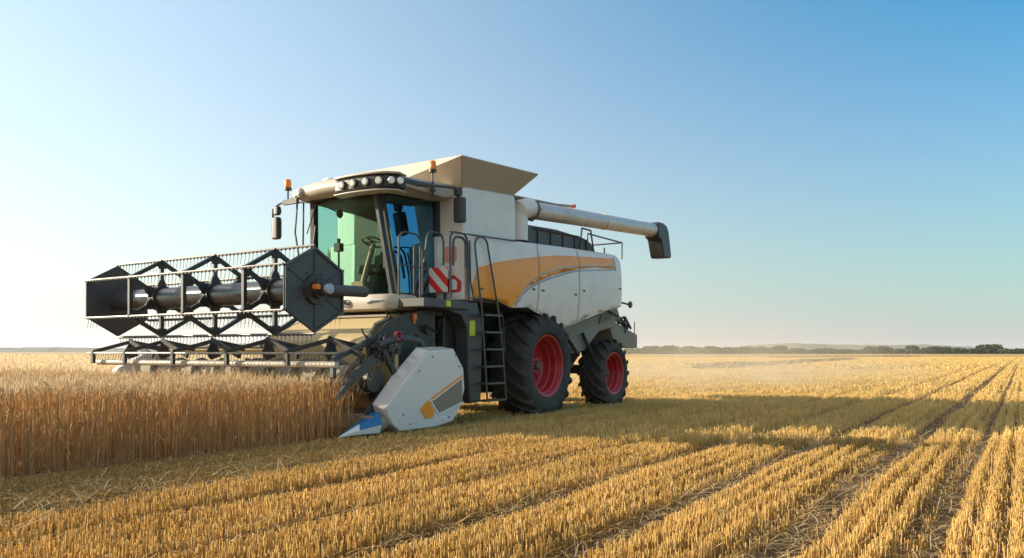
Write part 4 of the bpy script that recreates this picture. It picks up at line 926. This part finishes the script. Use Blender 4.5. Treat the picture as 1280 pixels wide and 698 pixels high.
def tree(x, y, w_, h_, label, lm=0, seed=0, group=None, n=900, name='tree'):
    e = bpy.data.objects.new(name, None); COL.objects.link(e); e.location = (x, y, 0); tag(e, label, 'tree' if name == 'tree' else 'bush', group)
    cr = bpy.data.objects.new('crown', crown_mesh(w_, h_, n, LM[lm], seed)); COL.objects.link(cr); cr.parent = e
    t = MB(); t.tube([(0, 0, -.1), (.05, 0, h_*.25), (0, .05, h_*.6)], h_*.035+.05, 8, r1=.05)
    for k in range(3):
        a = seed+k*2.1; t.tube([(0, 0, h_*.3), (math.cos(a)*w_*.2, math.sin(a)*w_*.2, h_*.6)], h_*.02, 6, r1=.03)
    t.build('trunk', M['bark'], e)
TD = 420.
def tx(px, D): return (px-640)/1000*D
far = [  # px, width px, height px, material, label
 (816, 26, 11.5, 2, 'hazy olive tree just clear of the harvester hitch'),
 (838, 30, 12, 2, 'second hazy tree right of the harvester hitch'),
 (864, 32, 11, 2, 'broad dusty tree in the middle of the left treeline'),
 (889, 28, 10.5, 1, 'flat topped tree right of the broad dusty one'),
 (913, 26, 10, 1, 'rounded green tree before the last pair of the left treeline'),
 (935, 26, 10.5, 1, 'tree next to last in the left treeline'),
 (955, 24, 10, 0, 'darker tree joining the end tree of the left treeline'),
 (975, 26, 12.5, 0, 'dark tree closing the right end of the left treeline'),
 (1089, 18, 10.5, 0, 'dark rounded tree starting the right hand group on the horizon'),
 (1104, 24, 11, 0, 'wide dark tree beside the first of the right hand group'),
 (1124, 16, 8, 1, 'small bush like tree between two taller trees of the right hand group'),
 (1142, 17, 13, 0, 'tall narrow tree with rounded top in the right hand group'),
 (1157, 14, 9, 1, 'short tree just right of the tall narrow one'),
 (1170, 20, 11, 1, 'medium tree halfway to the big round tree'),
 (1184, 13, 10.5, 1, 'slim tree beside the medium one left of the big round tree'),
 (1200, 20, 8.5, 1, 'low spreading tree left of the big round tree'),
 (1215, 14, 8, 0, 'small dark tree touching the big round tree'),
 (1235, 27, 14.5, 0, 'big dark round tree standing out on the right horizon'),
 (1257, 20, 7.5, 1, 'low tree right of the big round tree'),
 (1276, 22, 7.5, 1, 'low tree at the right end of the horizon'),
 (1298, 24, 8, 1, 'tree beyond the right end of the treeline')]
for i, (px, wp, hp, lm, lab) in enumerate(far):
    D = TD+(i*37 % 30); k = D/1000; tree(tx(px, D), D, wp*k*1.15, hp*k, lab, lm, i+1, 'trees along the horizon', 1500)
# low hedge linking them, and the line of scrub before it
def scrub(name, x0, x1, y0, y1, h_, n, s0, lm, label):
    r = np.random.default_rng(n); t = r.random(n); X = x0+(x1-x0)*t; Yb = y0+(y1-y0)*t+r.normal(0, 1.5, n); Z = r.random(n)*h_*(.55+.45*vnoise(X*.18, X*0, 3))
    P = np.stack([X, Yb, Z], 1); a = r.normal(0, 1, (n, 3)); b_ = r.normal(0, 1, (n, 3)); a /= np.linalg.norm(a, axis=1)[:, None]; b_ /= np.linalg.norm(b_, axis=1)[:, None]
    s_ = s0*(.6+.8*r.random(n))[:, None]; V = np.stack([P-a*s_, P+b_*s_, P+a*s_, P-b_*s_], 1).reshape(-1, 3)
    o = bpy.data.objects.new(name, mesh_np(name, V, np.arange(n*4).reshape(-1, 4), [lm])); COL.objects.link(o); tag(o, label, 'hedge', kind='stuff')
scrub('hedge', tx(780, 440), tx(1330, 440), 445, 455, 3.2, 14000, .5, LM[1], 'low continuous green hedge running between the trees on the horizon')
# dry weed strips in the field
M['weed'] = leafmat('dry_weeds', (.16, .11, .045), (.30, .21, .09))
for (pa, ya, pb, yb) in ((868, 52, 1062, 118), (960, 150, 1150, 190)):
    x0, x1 = tx(pa, ya), tx(pb, yb); scrub('dry_weed_strip', x0, x1, ya, yb, .38, 3500, .10, M['weed'], 'ragged brown strip of dry weeds crossing the stubble '+('nearer the harvester' if ya < 100 else 'further out near the hedge'))
# distant hills
m, nt, b = newmat('far_hills'); f = noise(nt, .01, 5, .7); nt.links.new(mixrgb(nt, ramp(nt, f, .4, .6), (.05, .07, .035), (.16, .15, .08)), b.inputs['Base Color']); b.inputs['Roughness'].default_value = .95
def hills(x0, x1, y, hmax, seed, n=160, wob=.25, scale=300, bumpy=False):
    V = []; F = []; xs = np.linspace(x0, x1, n); e = np.clip(np.minimum((xs-x0), (x1-xs))/((x1-x0)*.2), 0, 1)
    h = hmax*np.clip(vnoise(xs/scale, xs*0, seed)*1.7-.25+.25*vnoise(xs/(scale*.1), xs*0, seed+4), .12, 1) if bumpy else hmax*e**.7*(.6+.3*vnoise(xs/scale, xs*0, seed)+wob*vnoise(xs/(scale*.12), xs*0, seed+1)+wob*.6*vnoise(xs/(scale*.04), xs*0, seed+2))
    for x, z in zip(xs, h): V += [(x, y, -1), (x, y+40, z), (x, y+500, z*.9), (x, y+900, -1)]
    for i in range(n-1):
        for j in range(3): F.append((4*i+j, 4*i+j+1, 4*i+4+j+1, 4*i+4+j))
    me = bpy.data.meshes.new('hills'); me.from_pydata(V, [], F); me.materials.append(m); me.shade_smooth(); o = bpy.data.objects.new('hills', me); COL.objects.link(o); structure(o)
hills(tx(930, 2600), tx(1260, 2600), 2600, 26, 3)
hills(tx(-500, 1500), tx(700, 1500), 1500, 10, 8, 900, .8, 70, True)

# ------------------------------------------------------------------ air
def volume_box(name, a, b_, mat, label):
    c = MB(); c.box(a, b_); me = bpy.data.meshes.new(name); me.from_pydata(c.v, [], c.f); me.materials.append(mat); o = bpy.data.objects.new(name, me); COL.objects.link(o); tag(o, label, 'haze', kind='stuff'); return o
m = bpy.data.materials.new('haze_air'); m.use_nodes = True; nt = m.node_tree; nt.nodes.clear(); o_ = N(nt, 'ShaderNodeOutputMaterial'); pv = N(nt, 'ShaderNodeVolumePrincipled')
pv.inputs['Color'].default_value = (.90, .93, .97, 1); pv.inputs['Density'].default_value = .00015; pv.inputs['Anisotropy'].default_value = .35; nt.links.new(pv.outputs[0], o_.inputs['Volume'])
volume_box('haze', (-4500, -40, -1), (4500, 3700, 34), m, 'pale haze lying over the whole field')

m = bpy.data.materials.new('dust_air'); m.use_nodes = True; nt = m.node_tree; nt.nodes.clear(); o_ = N(nt, 'ShaderNodeOutputMaterial'); pv = N(nt, 'ShaderNodeVolumePrincipled')
pv.inputs['Color'].default_value = (.96, .84, .64, 1); pv.inputs['Anisotropy'].default_value = .3
tcn = N(nt, 'ShaderNodeTexCoord'); sp = N(nt, 'ShaderNodeSeparateXYZ'); nt.links.new(tcn.outputs['Generated'], sp.inputs[0])
f = ramp(nt, noise(nt, .28, 4, .6), .40, .75)
fz = math_(nt, 'POWER', ramp(nt, sp.outputs[2], 1, 0), 2.)
fx = math_(nt, 'MULTIPLY', ramp(nt, sp.outputs[0], 0, .25), ramp(nt, sp.outputs[0], 1, .3)); fy = math_(nt, 'MULTIPLY', ramp(nt, sp.outputs[1], 0, .3), ramp(nt, sp.outputs[1], 1, .7))
d = math_(nt, 'MULTIPLY', math_(nt, 'MULTIPLY', f, fz), math_(nt, 'MULTIPLY', fx, fy)); nt.links.new(math_(nt, 'MULTIPLY', d, .22), pv.inputs['Density']); nt.links.new(pv.outputs[0], o_.inputs['Volume'])
ob = volume_box('dust', (0, -7, .02), (34, 11, 3.2), m, 'low cloud of pale dust drifting over the stubble behind the harvester')
ob.location = (*xy_of(5.2, 1.65), 0); ob.rotation_euler = (0, 0, math.atan2(DR.y, DR.x)); ob['category'] = 'dust'
